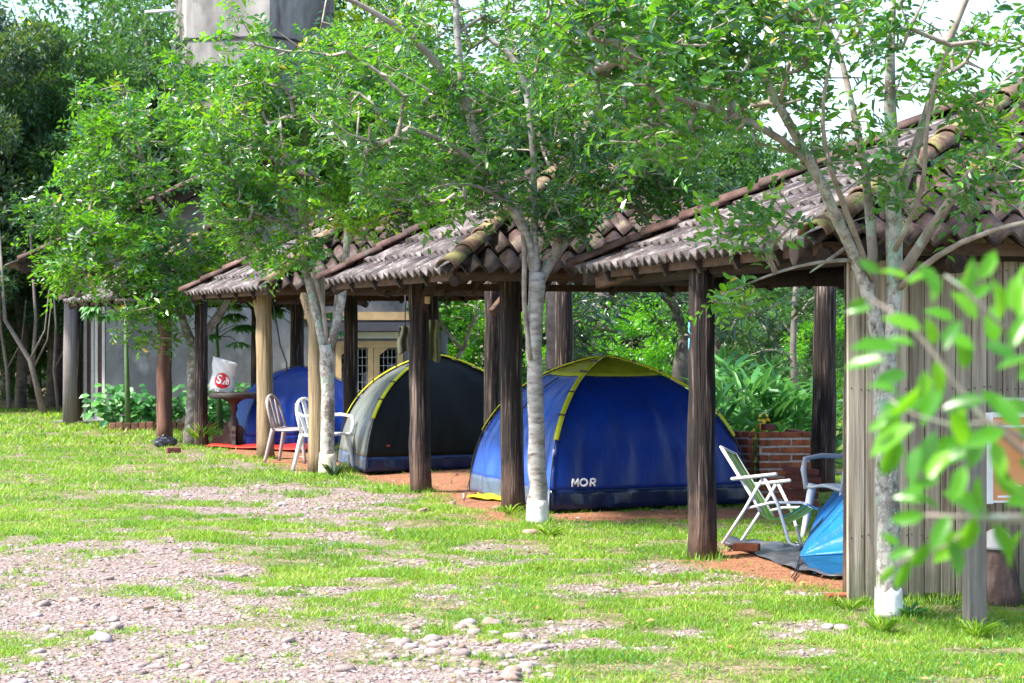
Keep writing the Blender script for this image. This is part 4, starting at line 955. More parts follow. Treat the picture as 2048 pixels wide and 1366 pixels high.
FT = [(-150, 44, 9.5, 4, 'at the far left edge'), (-40, 44, 8.4, 4, 'at the left edge of the yard'), (40, 46, 8.0, 4, 'in the left wood'), (105, 47, 7.6, 4, 'left of the porch post'), (160, 49, 8.2, 4, 'behind the house porch'), (-90, 50, 9.5, 4, 'deep in the left wood'), (70, 52, 9.4, 4, 'deeper behind the porch post'), (15, 51, 9.2, 3, 'in the left corner above the dark wood'), (130, 53, 9.6, 2, 'behind the left wood'), (110, 48, 10.2, 1, 'left of the lamp post'),
      (165, 45, 8.2, 0, 'just behind the lamp post'), (225, 52, 12.6, 5, 'with pale limbs left of the water tower'), (300, 50, 11.0, 1, 'beside the water tower'), (330, 55, 12.5, 5, 'reaching above the water tower pipe'),
      (400, 54, 9.5, 2, 'in front of the water tower foot'), (500, 52, 8.5, 0, 'behind the house roof'), (600, 53, 9.2, 1, 'behind the house ridge'), (700, 55, 11.8, 3, 'pale topped, right of the water tower'), (760, 50, 10.0, 1, 'behind the second shelter roof left side'),
      (840, 54, 9.6, 0, 'behind the grey tent, tall'), (920, 50, 8.0, 2, 'behind the small pale tree'), (1010, 53, 9.3, 1, 'behind the second shelter apex'), (1120, 50, 9.0, 0, 'in line with the mango leaves'), (1220, 52, 9.6, 2, 'above the blue tent, far'),
      (1330, 50, 8.8, 1, 'left of the largest roof ridge'), (1430, 48, 7.4, 0, 'above the largest roof edge'), (1520, 50, 6.6, 2, 'behind the brick grill, tall'), (1610, 46, 6.0, 1, 'behind the dark back post'), (1700, 50, 6.4, 0, 'behind the near plank corner'),
      (1800, 48, 6.0, 2, 'hidden behind the plank wall'), (1920, 50, 6.0, 1, 'behind the nearest roof right side'), (2060, 50, 6.0, 0, 'at the far right edge'), (2200, 48, 6.5, 1, 'beyond the right edge')]
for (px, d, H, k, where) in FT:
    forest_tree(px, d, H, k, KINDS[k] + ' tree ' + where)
# shrub line and understorey
SHR = [forest_proto('s', 31, M_LEAFF, n=7000, leaf=.26, H=9, RW=4.2, zlo=.05)[0], forest_proto('s2', 32, M_LEAFB, n=5200, leaf=.34, H=9, RW=4.0, zlo=.05)[0]]
def shrub(x, d, h, k, label, wx=1.0):
    t = obj('shrub', SHR[k], None, None, (x, d, 0)); s = h / 9; t.scale = (s * wx, s * wx, s); t.rotation_euler = (0, 0, fr_.uniform(0, 6.28))
    tag(t, label, 'shrub', 'shrubs along the forest edge'); return t
SH = [(-120, 47, 2.6, 0), (-20, 49, 3.0, 0), (70, 50, 3.2, 0), (150, 51, 3.0, 0), (890, 38, 2.4, 1), (960, 40, 2.8, 0), (1030, 37, 2.3, 1), (1110, 40, 2.8, 0), (1170, 36, 2.2, 1), (1240, 38, 2.4, 1), (1300, 41, 2.9, 0), (1345, 36, 2.3, 1),
      (1420, 38, 2.6, 0), (1480, 42, 3.1, 0), (1560, 43, 2.9, 0), (1640, 40, 2.5, 0), (1690, 37, 2.2, 1), (1740, 44, 3.2, 0), (1850, 41, 2.8, 0), (1980, 42, 2.8, 0), (2120, 41, 2.6, 0)]
WH = ['at the far left', 'below the left wood', 'under the dark left wood', 'behind the porch post', 'left of the small pale tree', 'behind the small pale tree', 'between the two middle posts', 'right of the banded tree, dark', 'under the hanging mango leaves', 'above the top of the blue tent',
      'behind the mango trunk, dark', 'beside the mango trunk, light', 'right of the nearest round post', 'behind the ginger plants', 'behind the brick grill', 'left of the dark back post', 'against the plank corner', 'behind the planks, tall', 'behind the plank wall', 'behind the right wall end', 'past the right edge']
for (px, d, h, k), w in zip(SH, WH):
    shrub(P(px, 0, d).x, d, h, k, ('bright green' if k else 'deep green') + ' shrub ' + w)
# far wood closing the view
rg = np.random.default_rng(77); n = 60000
fx = rg.uniform(-45, 45, n); fy = rg.uniform(62, 72, n); hh = 7.5 + 3 * fbm(fx, fy * 0, .12, 3) - np.clip((fx - 4) * .35, 0, 3.4); fz = rg.uniform(0, 1, n) ** .8 * hh
lv = np.clip(rg.uniform(.0, .6, n) + fbm(fx, fz, .8, 9) * .4, 0, 1); ln = rg.uniform(.35, .7, n)
me = leaf_mesh('far_wood', np.stack([fx, fy, fz], 1), rg.normal(0, 1, (n, 3)), rg.normal(0, .5, (n, 3)) + [0, 0, 1], ln, ln * .55, LEAF2, lv)
tag(obj('far_wood', me, M_LEAFF), 'distant wood closing the view behind everything', kind='stuff')
# bare trunks in the dark left wood
for i, (a, b, c, r, lb) in enumerate([((95, 832), (60, 720), (10, 640), 7, 'leaning bare trunk at the dark left wood edge'), ((90, 830), (65, 740), (72, 640), 6, 'pale crooked trunk in the dark left wood'), ((120, 828), (108, 740), (112, 650), 4, 'slim upright trunk left of the porch post'),
                                     ((20, 834), (14, 740), (2, 660), 5, 'dim trunk at the far left of the wood')]):
    d = 42.0 + i * .4; t = thing('bare_tree', P(a[0], a[1], d) * 1.0, lb, 'tree', 'bare trunks in the dark left wood')
    t.location.z = 0; MW[t.name] = Matrix.Translation(t.location)
    mb = MB(); mb.tube([P(a[0], 850, d), P(*b, d), P(*c, d), P(c[0] - 12, c[1] - 180, d)], [r * d / FPX, r * .8 * d / FPX, r * .6 * d / FPX, r * .3 * d / FPX], 8); part('trunk', mb, plain('pale_forest_bark', (.13, .115, .10), rough=.8, v=.4), t)
    mb = MB(); mb.tube([P(*b, d), P(b[0] + 30, b[1] - 60, d - .3), P(b[0] + 38, b[1] - 140, d - .3)], [r * .4 * d / FPX, r * .25 * d / FPX, .01], 6); part('branch', mb, plain('pale_forest_bark', (.26, .23, .21)), t)
# pale tree with bare limbs seen right of the near post
t = thing('bare_limbed_tree', P(1590, 0, 34) * 1, 'slim pale tree with bare crooked limbs behind the ginger plants', 'tree'); t.location.z = 0; MW[t.name] = Matrix.Translation(t.location)
mb = MB(); mb.tube([P(1592, 880, 34), P(1590, 770, 34), P(1586, 700, 34), P(1590, 600, 34), P(1600, 480, 34)], [.07, .065, .055, .05, .03], 8); part('trunk', mb, plain('pale_forest_bark', (.26, .23, .21)), t)
for pts in ([(1584, 725), (1566, 700), (1530, 700), (1500, 710)], [(1566, 700), (1540, 740), (1515, 765)], [(1566, 700), (1545, 680), (1520, 640)], [(1590, 640), (1620, 600), (1660, 580)]):
    mb = MB(); mb.tube([P(a, b, 33.8) for a, b in pts], [.025, .02, .014, .008][:len(pts)], 6); part('branch', mb, plain('pale_forest_bark', (.26, .23, .21)), t)

# ---------------------------------------------------------------- dome tents
def fabric(name, c, rough=.42, transl=.10, v=.22, sp=.35):
    return mat(name, [(.3, tuple(x * (1 - v) for x in c)), (.7, tuple(min(1, x * (1 + v)) for x in c))], scale=2.2, rough=rough, spec=sp, bump=.55, bscale=3.2, dist=.03, transl=transl, stretch=(2.4, 2.4, .7))
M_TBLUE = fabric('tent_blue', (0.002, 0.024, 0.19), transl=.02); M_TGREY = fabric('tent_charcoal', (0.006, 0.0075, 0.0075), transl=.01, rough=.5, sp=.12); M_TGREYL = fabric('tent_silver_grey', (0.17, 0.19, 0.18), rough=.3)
M_TBLUE_LIT = fabric('tent_lit_side_blue', (0.03, 0.095, 0.42), rough=.3, transl=.05); M_TYEL = fabric('tent_yellow', (0.62, 0.62, 0.015), transl=.15); M_TOLIVE = fabric('tent_olive', (0.46, 0.50, 0.03), transl=.35)  # side blue is the tent blue lightened, painting light on left faces
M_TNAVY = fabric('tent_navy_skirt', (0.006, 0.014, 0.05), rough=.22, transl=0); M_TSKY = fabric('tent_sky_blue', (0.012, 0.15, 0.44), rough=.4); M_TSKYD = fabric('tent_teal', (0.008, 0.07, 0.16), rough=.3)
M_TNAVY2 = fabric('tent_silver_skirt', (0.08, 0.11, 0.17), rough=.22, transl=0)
M_BLK = plain('black_webbing', (0.015, 0.015, 0.017), rough=.5)
def proj(p): return 1024 + FPX * p.x / p.y, HORIZ - FPX * (p.z - CAMH) / p.y
def tent(FC, Lc, Rc, H, label, cols, cap_t=None, cap_m=None, sleeve=None, skirt_t=.07, seed=1, sl_t=(.30, .985), clips=True):
    """FC near corner, Lc left, Rc right; cols: (left face, front face, back faces, skirt left, skirt front)"""
    FC, Lc, Rc = (Vector((a[0], a[1], 0)) for a in (FC, Lc, Rc)); Bc = Lc + Rc - FC; cen = (Lc + Rc) / 2
    t = thing('dome_tent', cen, label, 'tent', 'dome tents under the shelters'); rr = np.random.default_rng(seed)
    cs = [FC, Rc, Bc, Lc]
    def arc(c, u):
        a = u * math.pi / 2; q = cen.lerp(c, max(0, math.cos(a)) ** (.98 + .30 * math.sin(a) ** 3)); return Vector((q.x, q.y, .02 + H * math.sin(a)))
    def surf(i, u, s):
        A, B = arc(cs[i], u), arc(cs[(i + 1) % 4], u); p = A.lerp(B, s)
        mid = ((cs[i] + cs[(i + 1) % 4]) / 2 - cen).normalized(); bul = 4 * s * (1 - s)
        w = (math.sin(s * 23 + u * 4 + i) * .5 + math.sin(s * 41 - u * 7 + i * 2) * .35) * (1 - u) ** 1.2 * .028 + math.sin(s * 9 + u * 11) * .008 + math.sin(s * 67 + u * 3) * (1 - u) ** 2 * .005
        z = 1 if s in (0, 1) else 1
        return p + mid * (bul * (.05 * math.sin(u * math.pi) - .02) + w * min(1, bul * 2)) + Vector((0, 0, -.015 * bul * math.sin(u * math.pi)))
    def patch(i, u0, u1, nu=22, ns=60): return [[surf(i, u0 + (u1 - u0) * a / nu, b / ns) for b in range(ns + 1)] for a in range(nu + 1)]
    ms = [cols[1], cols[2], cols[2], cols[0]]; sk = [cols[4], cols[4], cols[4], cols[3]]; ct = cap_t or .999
    for i in range(4):
        m = MB(); m.sheet(patch(i, skirt_t, ct), thick=.004); part('panel', m, ms[i], t)
        m = MB(); m.sheet([[q + ((cs[i] + cs[(i + 1) % 4]) / 2 - cen).normalized() * (.003 + .006 * math.sin(b * .83 + math.sin(b * .31) * 2) * (1 - a / 4)) for b, q in enumerate(row)] for a, row in enumerate(patch(i, 0, skirt_t + .012, 4))], thick=.004); part('skirt', m, sk[i], t)
        if cap_t: m = MB(); m.sheet([[q + Vector((0, 0, .006)) for q in row] for row in patch(i, ct - .01, 1.0, 8)], thick=.004); part('fly_panel', m, cap_m, t)
    for i in range(4):
        pts = [arc(cs[i], u) + (cs[i] - cen).normalized() * .016 + Vector((0, 0, .01)) for u in np.linspace(0, 1, 24)]
        m = MB(); m.tube(pts, .006, 6); part('pole', m, M_BLK, t)
        if sleeve:
            pts = []; row = []
            tang = (cs[i] - cen).normalized(); sd = tang.cross(Vector((0, 0, 1)))
            for u in np.linspace(sl_t[0], sl_t[1], 22):
                c = arc(cs[i], u) + tang * .02 * math.cos(u * 1.57) + Vector((0, 0, .016)) * math.sin(u * 1.57)
                row.append([c - sd * .024, c - sd * .012 + tang * .009 + Vector((0, 0, .009)), c + tang * .011 + Vector((0, 0, .012)), c + sd * .012 + tang * .009 + Vector((0, 0, .009)), c + sd * .024])
            m = MB(); m.sheet(row, thick=.003); part('pole_sleeve', m, sleeve, t)
            if clips:
                for u in (.42, .55, .70, .82):
                    c = arc(cs[i], u) + tang * .035 * math.cos(u * 1.57) + Vector((0, 0, .035)) * math.sin(u * 1.57)
                    m = MB(); m.box(c, (.012, .07, .02), Matrix((sd.cross(Vector((0, 0, 1))).normalized(), sd, Vector((0, 0, 1)))).transposed()); part('clip', m, M_BLK, t)
    return t, surf, arc, cs, cen
def text_on(t, surf, i, px, py, txt, hpx, m, bold=.03, label=None, italic=0):
    best = min(((proj(surf(i, u, s)), u, s) for u in np.linspace(.02, .6, 70) for s in np.linspace(.02, .98, 140)), key=lambda q: (q[0][0] - px) ** 2 + (q[0][1] - py) ** 2)
    _, u0, s0 = best; p0 = surf(i, u0, s0); du = (surf(i, u0 + .02, s0) - p0).length / .02; ds = (surf(i, u0, s0 + .02) - p0).length / .02
    cu = bpy.data.curves.new('lettering', 'FONT'); cu.body = txt; cu.align_x = 'CENTER'; cu.align_y = 'CENTER'; cu.offset = bold; cu.shear = italic
    size = hpx * p0.y / FPX / .70; o = bpy.data.objects.new('lettering', cu); COL.objects.link(o)
    me = bpy.data.meshes.new_from_object(o.evaluated_get(bpy.context.evaluated_depsgraph_get())); bpy.data.objects.remove(o)
    bm = bmesh.new(); bm.from_mesh(me); 
    mb = MB(); vs = []; bm.verts.index_update()
    for v in bm.verts:
        u, s = u0 + v.co.y * size / du, s0 + v.co.x * size / ds; q = surf(i, u, s)
        nr = (surf(i, u, s + .01) - q).cross(surf(i, u + .01, s) - q).normalized()
        if nr.dot(Vector((0, 0, CAMH)) - q) < 0: nr = -nr
        vs.append(q + nr * .014)
    mb.add(vs, [[v.index for v in f.verts] for f in bm.faces]); bm.free()
    return part('lettering', mb, m, t)
M_INK = plain('white_print', (.8, .8, .82), rough=.6, v=.02)
t3, surf3, arc3, cs3, cen3 = tent((.344, 18.55), (-.42, 20.85), (2.24, 19.4), 1.36, 'large blue dome tent with a yellow top and the letters MOR', (M_TBLUE_LIT, M_TBLUE, M_TBLUE, M_TNAVY2, M_TNAVY), cap_t=.70, cap_m=M_TOLIVE, sleeve=M_TYEL, seed=3, skirt_t=.075)
def stroke_word(t, surf, i, px, py, strokes, hpx, m, wst=.25):
    best = min(((proj(surf(i, u, s)), u, s) for u in np.linspace(.02, .6, 90) for s in np.linspace(.02, .98, 180)), key=lambda q: (q[0][0] - px) ** 2 + (q[0][1] - py) ** 2)
    _, u0, s0 = best; p0 = surf(i, u0, s0); du = (surf(i, u0 + .02, s0) - p0).length / .02; ds = (surf(i, u0, s0 + .02) - p0).length / .02; H_ = hpx * p0.y / FPX
    def on(x, y):
        q = surf(i, u0 + y * H_ / du, s0 + x * H_ / ds); nr = (Vector((0, 0, CAMH)) - q).normalized(); return q + nr * .012
    for pl in strokes:
        mb = MB(); L_, R_ = [], []
        for k, (x, y) in enumerate(pl):
            a = pl[max(0, k - 1)]; b = pl[min(len(pl) - 1, k + 1)]; dx, dy = b[0] - a[0], b[1] - a[1]; n_ = math.hypot(dx, dy) or 1; nx, ny = -dy / n_ * wst / 2, dx / n_ * wst / 2
            L_.append(on(x + nx, y + ny)); R_.append(on(x - nx, y - ny))
        mb.sheet([L_, R_], thick=.0015); part('lettering', mb, m, t)
ring = [(.52 * math.cos(a) * .92, .5 + .42 * math.sin(a)) for a in np.linspace(0, 2 * math.pi, 22)]
bowl = [(1.02, .92), (1.30, .92)] + [(1.30 + .24 * math.sin(a), .68 + .24 * math.cos(a)) for a in np.linspace(0.2, math.pi - .2, 8)] + [(1.30, .44), (1.02, .44)]
MW_ = [[(-1.72, 0), (-1.64, 1)], [(-1.62, .98), (-1.24, .30)], [(-1.26, .30), (-.86, .98)], [(-.84, 1), (-.78, 0)], ring, [(.86, 0), (.94, 1)], bowl, [(1.22, .44), (1.52, 0)]]
stroke_word(t3, surf3, 0, 1168, 973, MW_, 16, M_INK)
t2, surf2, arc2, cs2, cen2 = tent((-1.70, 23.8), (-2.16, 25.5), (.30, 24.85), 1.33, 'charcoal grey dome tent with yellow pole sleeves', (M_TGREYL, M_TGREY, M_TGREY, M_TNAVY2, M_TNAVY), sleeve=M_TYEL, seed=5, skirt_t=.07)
text_on(t2, surf2, 0, 775, 891, 'oztent'[:0] + '~', 9, plain('red_print', (.5, .06, .02)), bold=.05)
t1, surf1, *_ = tent((-3.85, 29.5), (-4.4, 31.8), (-1.95, 29.8), 1.12, 'far plain blue dome tent behind the two plastic chairs', (M_TBLUE_LIT, M_TBLUE, M_TBLUE, M_TBLUE, M_TBLUE), seed=7, clips=False)
# zip line on the side face of the large tent
mb = MB(); mb.tube([surf3(3, u, 1 - .25 - .33 * math.sin(u * 3.0)) - Vector((.02, .01, 0)) for u in np.linspace(.12, .68, 20)], .006, 5); part('zip', mb, M_BLK, t3)
mb = MB(); mb.tube([arc3(cs3[3], .28) + Vector((-.02, 0, 0)), P(928, 1001, 19.6)], .005, 5); part('guy_line', mb, M_BLK, t3)
mb = MB(); mb.tube([arc3(cs3[1], .30), arc3(cs3[1], 0) + Vector((.05, -.05, 0))], .006, 5); part('guy_line', mb, M_BLK, t3)
mb = MB(); mb.tube([arc3(cs3[0], .26) + Vector((-.01, -.02, .01)), arc3(cs3[0], 0) + Vector((-.02, -.03, 0))], .007, 5); part('guy_line', mb, M_ALU, t3)
# yellow groundsheet edge sticking out left of the tent
t = thing('groundsheet', (-.3, 19.9, 0), 'crumpled yellow groundsheet poking out left of the blue tent', 'groundsheet')
rr = random.Random(8); g0, g1 = G(933, 999), G(1075, 1014); rows = []
for i in range(20):
    f = i / 19; a = g0.lerp(g1, f); w = .36 + .25 * f; rows.append([a + Vector((.12 * k / 7, w * k / 7, max(0.004, .018 + .014 * math.sin(i * .9 + k * .7) * math.sin(i * .37) + .014 * math.sin(k * 2.3 + i * .2) + rr.uniform(0, .012)))) for k in range(8)])
mb = MB(); mb.sheet(rows, thick=.004); part('sheet', mb, M_TYEL, t)
mb = MB(); mb.tube([g0 + Vector((-.02, 0, -.03)), g0 + Vector((-.03, -.01, .06))], .006, 6); part('peg', mb, M_ALU, t)

# bright blue tent, half hidden by the planks
t4 = thing('fly_tent', (3.0, 14.9, 0), 'bright sky blue tent fly stretched down beside the plank corner', 'tent')
tipc = Vector((G(1600, 1132).x, G(1600, 1132).y, .07))
def hill(a, b, s):  # ridge curve from the tip up
    return a.lerp(b, s) + Vector((0, 0, -.22 * math.sin(math.pi * s)))
top = Vector((3.15, 15.2, 1.35)); fr2 = Vector((3.2, 13.5, .20)); bk2 = Vector((2.55, 17.0, .15)); rows = []
for i in range(26):
    f = i / 25; row = []
    for k in range(22):
        q = k / 21; e0 = hill(tipc, fr2, f) * (1) if False else tipc.lerp(fr2, f); e1 = tipc.lerp(top, f ** .9) + Vector((0, 0, -.10 * math.sin(math.pi * f)))
        p = e0.lerp(e1, q); p += Vector((-.6, -.5, .2)).normalized() * (math.sin(q * 20 + f) * .016 + math.sin(q * 33) * .009) * min(1, f * 3)
        row.append(p)
    rows.append(row)
mb = MB(); mb.sheet(rows, thick=.004); part('fly_front', mb, M_TSKY, t4)
rows = []
for i in range(20):
    f = i / 19; rows.append([(tipc.lerp(top, f ** .9) + Vector((0, 0, -.10 * math.sin(math.pi * f)))).lerp(tipc.lerp(bk2, f), k / 10) + Vector((0, .004, 0)) for k in range(11)])
mb = MB(); mb.sheet(rows, thick=.004); part('fly_back', mb, M_TSKY, t4)
far = Vector((4.4, 15.6, .15))
for a, b, nm in ((fr2, far, 'fly_side'), (bk2, far, 'fly_side')):
    mb = MB(); mb.sheet([[top.lerp(a.lerp(b, i / 8), k / 10) for k in range(11)] for i in range(9)], thick=.004); part(nm, mb, M_TSKY, t4)
rows = [[tipc.lerp(fr2, f) + Vector((.0, .0, -.002)), tipc.lerp(fr2, f) + Vector((.05 + .10 * f, .10, -.035 - .11 * f * 1.0))] for f in np.linspace(.02, 1, 12)]
low = G(1628, 1153); low.z = .02
mb = MB(); mb.add([tipc, fr2, Vector((3.2, 13.55, .03)), Vector((2.6, 13.65, .02)), low], [(0, 1, 2, 3, 4)]); mb.add([p + Vector((0, .004, 0)) for p in (tipc, fr2, Vector((3.2, 13.55, .03)), Vector((2.6, 13.65, .02)), low)], [(4, 3, 2, 1, 0)]); part('inner_wall', mb, M_TSKYD, t4)
for b in (G(1583, 1157), G(1588, 1163)):
    mb = MB(); mb.tube([tipc, tipc.lerp(b, .55) + Vector((0, 0, -.02)), Vector((b.x, b.y, .01))], .004, 5); part('guy_line', mb, M_BLK, t4)

# black plastic sheet on the red earth
t = thing('plastic_sheet', (2.2, 14.6, 0), 'creased black plastic sheet spread under the beach chair', 'tarp')
edge = [G(1446, 1093), G(1500, 1110), G(1545, 1125), G(1600, 1146), G(1660, 1160), G(1780, 1163)]; back = [G(1452, 1086), G(1510, 1090), G(1570, 1091), G(1620, 1088), G(1680, 1082), G(1790, 1080)]
rows = []
for j in range(31):
    f = j / 30 * 5; i = min(4, int(f)); q = f - i; a, b = edge[i].lerp(edge[i + 1], q), back[i].lerp(back[i + 1], q)
    rows.append([a.lerp(b, k / 9) + Vector((0, 0, .020 + .010 * math.sin(j * .37 + k * 1.3) + .006 * math.sin(j * 1.31 - k * .7) + (.05 * math.exp(-(j / 3.0)) * (k > 3)))) for k in range(10)])
mb = MB(); mb.sheet(rows, thick=.004); part('sheet', mb, mat('black_plastic', [(.3, (.025, .027, .033)), (.6, (.07, .075, .09)), (.8, (.16, .14, .14))], scale=4, rough=.38, spec=.5, bump=.6, bscale=9, dist=.02), t)

# ---------------------------------------------------------------- chairs
def frame_m(loc, rz, rx=0, ry=0): return Matrix.Translation(loc) @ Matrix.Rotation(rz, 4, 'Z') @ Matrix.Rotation(ry, 4, 'Y') @ Matrix.Rotation(rx, 4, 'X')
def monobloc(loc, rz, m, label, arms=True):
    """faces local -Y"""
    t = thing('plastic_chair', loc, label, 'chair', 'moulded plastic garden chairs', rz=rz)
    def lp(nm, mb, **k): return part(nm, mb, m, t, world=False)
    g_ = [[(x, y, .43 + .012 * math.cos(x * 14) + .03 * max(0, (y + .20) * 0) - .02 * math.exp(-((y - .05) ** 2) * 20) - .04 * max(0, (-y - .17)) * 4) for x in np.linspace(-.22, .22, 11)] for y in np.linspace(-.23, .21, 10)]
    mb = MB(); mb.sheet(g_, thick=-.022); lp('seat', mb)
    for sx in (-1, 1):
        for (y0, y1, z1) in ((-.19, -.25, .44), (.19, .29, .44)):
            mb = MB(); n = 6
            for s2 in range(1):
                pts = [(sx * (.20 + .05 * (1 - i / n)), y1 + (y0 - y1) * i / n, z1 * i / n) for i in range(n + 1)]
                mb.tube(pts, [.024 + .017 * i / n for i in range(n + 1)], 8, flat=.8)
            lp('leg', mb)
        if arms:
            mb = MB(); mb.tube([(sx * .24, -.22, .40), (sx * .265, -.23, .55), (sx * .27, -.21, .635), (sx * .27, -.05, .655), (sx * .265, .12, .645), (sx * .245, .22, .68)], [.027, .024, .026, .028, .026, .02], 8, flat=.7); lp('armrest', mb)
    fr_pts = []
    for i in range(17):
        a = math.pi * i / 16; x = .225 * math.cos(a); z = .43 + .42 * (math.sin(a) ** .45); fr_pts.append((x * (1 if z < .6 else 1), .19 + (z - .43) * .27, z))
    mb = MB(); mb.tube(fr_pts, .022, 8, flat=.7); lp('back_frame', mb)
    for x in (-.115, 0, .115):
        mb = MB(); zt = .43 + .42 * (1 - (x / .225) ** 2) ** .28 - .02
        mb.sheet([[(x * (.8 + .5 * i / 6) + s * .038, .195 + (zt - .43) * i / 6 * .27, .44 + (zt - .44) * i / 6) for s in (-1, 1)] for i in range(7)], thick=.012); lp('slat', mb)
    return t
monobloc(G(584, 926) + Vector((0, .15, 0)), R(75), M_PLASTB, 'taupe plastic chair behind the white one, left of the double post', arms=False)
monobloc(G(650, 942) + Vector((-.02, .22, 0)), R(62), M_PLASTIC, 'white plastic armchair standing behind the forked mottled tree')
monobloc(Vector((2.62, 16.0, 0)), R(-62), plain('grey_white_plastic', (0.50, 0.53, 0.60), rough=.35, v=.04), 'greyish white plastic armchair partly hidden by the plank corner')

# folding beach chair
bc = thing('beach_chair', (1.88, 15.35, .02), 'folding beach chair with green and white striped sling and white tubes', 'chair', rz=R(-19), rx=R(-9)); bc.scale = (.98, .92, .82)
def lb(nm, mb, m): return part(nm, mb, m, bc, world=False)
Wd = .25
for s in (-1, 1):
    y = s * Wd
    mb = MB(); mb.tube([(-.30, y, .88), (-.03, y, .40), (.02, y, .30)], .013, 8); lb('back_tube', mb, M_ALU)
    mb = MB(); mb.tube([(-.08, y, .33), (.10, y, .385), (.32, y, .395), (.36, y, .385)], .013, 8); lb('seat_tube', mb, M_ALU)
    mb = MB(); mb.tube([(.03, y * 1.07, .60), (-.10, y * 1.07, .31), (-.26, y * 1.07, .0)], .013, 8); lb('leg', mb, M_ALU)
    mb = MB(); mb.tube([(.05, y * 1.1, .60), (.16, y * 1.1, .36), (.25, y * 1.1, .03), (.31, y * 1.1, .0)], .013, 8); lb('leg', mb, M_ALU)
    mb = MB(); mb.box((-.03, y * 1.12, .615), (.36, .045, .028), Matrix.Rotation(R(-9), 3, 'Y'), bev=.008); lb('armrest', mb, M_ALU)
for x, z in ((-.30, .88), (.36, .385), (-.26, .01), (.31, .01)):
    mb = MB(); mb.tube([(x, -Wd * 1.06, z), (x, Wd * 1.06, z)], .012, 8); lb('cross_tube', mb, M_ALU)
ms_ = [plain('sling_' + n, c, rough=.6, transl=.35) for n, c in (('green', (.10, .52, .06)), ('lime', (.32, .62, .05)), ('white', (.62, .70, .58)), ('yellow', (.62, .62, .10)))]
seqs = [0, 2, 1, 3, 1, 2, 0, 1, 2, 3, 1, 0]
for k, c in enumerate(seqs):
    y0 = -Wd + .012 + (2 * Wd - .024) * k / len(seqs); y1 = y0 + (2 * Wd - .024) / len(seqs)
    prof = [(-.295, .875), (-.22, .745), (-.14, .60), (-.06, .46), (-.02, .36), (.01, .29), (.07, .245), (.16, .25), (.25, .30), (.355, .392)]
    sag = lambda y: -.022 * (1 - (y / Wd) ** 2)
    mb = MB(); mb.sheet([[(x, y0, z + sag(y0)), (x, y1, z + sag(y1))] for x, z in prof], thick=.003); lb('sling_stripe', mb, ms_[c])

# ---------------------------------------------------------------- table, bag, mat, wire, cloth
M_DWOOD = mat('dark_table_wood', [(.3, (.016, .012, .011)), (.7, (.060, .045, .040))], scale=6, rough=.6, bump=.4, rand=.0)
tb = Vector((P(467, 0, 29.6).x, 29.6, 0)); t = thing('round_table', tb, 'dark wooden round table on a turned pedestal with scrolled feet', 'table')
mb = MB(); mb.lathe((0, 0, 0), [(.34, .70), (.352, .72), (.35, .77), (.335, .785)], 28); part('tabletop', mb, M_DWOOD, t, world=False)
mb = MB(); mb.lathe((0, 0, 0), [(.18, .70), (.09, .65), (.05, .60), (.066, .55), (.042, .50), (.038, .44), (.066, .38), (.078, .30), (.055, .22), (.066, .17), (.055, .10), (.05, .03)], 18); part('pedestal', mb, M_DWOOD, t, world=False)
for k in range(4):
    a = R(8 + 90 * k); d = Vector((math.cos(a), math.sin(a), 0)); up = Vector((0, 0, 1)); sd = d.cross(up)
    prof = [(.03, 0), (.03, .26), (.07, .31), (.12, .30), (.16, .24), (.165, .17), (.21, .15), (.25, .19), (.285, .17), (.30, .10), (.40, .0)]
    n = len(prof); vs = [d * r + up * z + sd * s for s in (-.028, .028) for r, z in prof]
    mb = MB(); mb.add(vs, [tuple(range(n)), tuple(reversed(range(n, 2 * n)))] + [(i, (i + 1) % n, (i + 1) % n + n, i + n) for i in range(n)]); part('foot', mb, M_DWOOD, t, world=False)
bag = thing('carrier_bag', tb + Vector((-.17, -.05, .79)), 'white plastic carrier bag with a red S20 disc standing on the table', 'bag')
M_BAG = plain('white_bag', (.66, .67, .70), rough=.35, transl=.15, v=.04, bump=.3); M_RED = plain('red_print2', (.50, .01, .025), rough=.5, v=.03)
lean = Matrix.Rotation(R(7), 3, 'Y')
def bagp(x, z, side):  # side -1 front, +1 back
    w = .175 + .01 * math.sin(z * 9); dy = side * (.06 + .03 * math.sin(min(1, z / .4) * math.pi)) * (1 - (x) ** 2 * .8) + .012 * math.sin(x * 7 + z * 17)
    zz = z * (.47 + .03 * x * -1) ; return lean @ Vector((x * w, dy, zz))
for sd_ in (-1, 1):
    mb = MB(); g_ = [[bagp(x, z, sd_ * (1 if abs(x) < 1 else .3)) for x in np.linspace(-1, 1, 13)] for z in np.linspace(0, 1, 12)]
    mb.sheet(g_ if sd_ < 0 else g_[::-1], thick=.002); part('side', mb, M_BAG, bag, world=False)
mb = MB(); mb.sheet([[bagp(s, z, k) for k in (-.3, .3)] for s in (-1,) for z in np.linspace(0, 1, 6)], thick=.002); part('gusset', mb, M_BAG, bag, world=False)
mb = MB(); mb.sheet([[bagp(s, z, k) for k in (.3, -.3)] for s in (1,) for z in np.linspace(0, 1, 6)], thick=.002); part('gusset', mb, M_BAG, bag, world=False)
def on_bag(x, z, off): return bagp(x, z, -1) + Vector((0, -off, 0))
cx_, cz_, rr2 = .02, .36, .112
vs = [on_bag(cx_, cz_, .006)] + [on_bag(cx_ + rr2 * math.cos(a) * q / .175, cz_ + rr2 * math.sin(a) * q / .47, .006) for q in (.5, 1) for a in np.linspace(0, 2 * math.pi, 25)[:-1]]
fs = [(0, 1 + i, 1 + (i + 1) % 24) for i in range(24)] + [(1 + i, 25 + i, 25 + (i + 1) % 24, 1 + (i + 1) % 24) for i in range(24)]
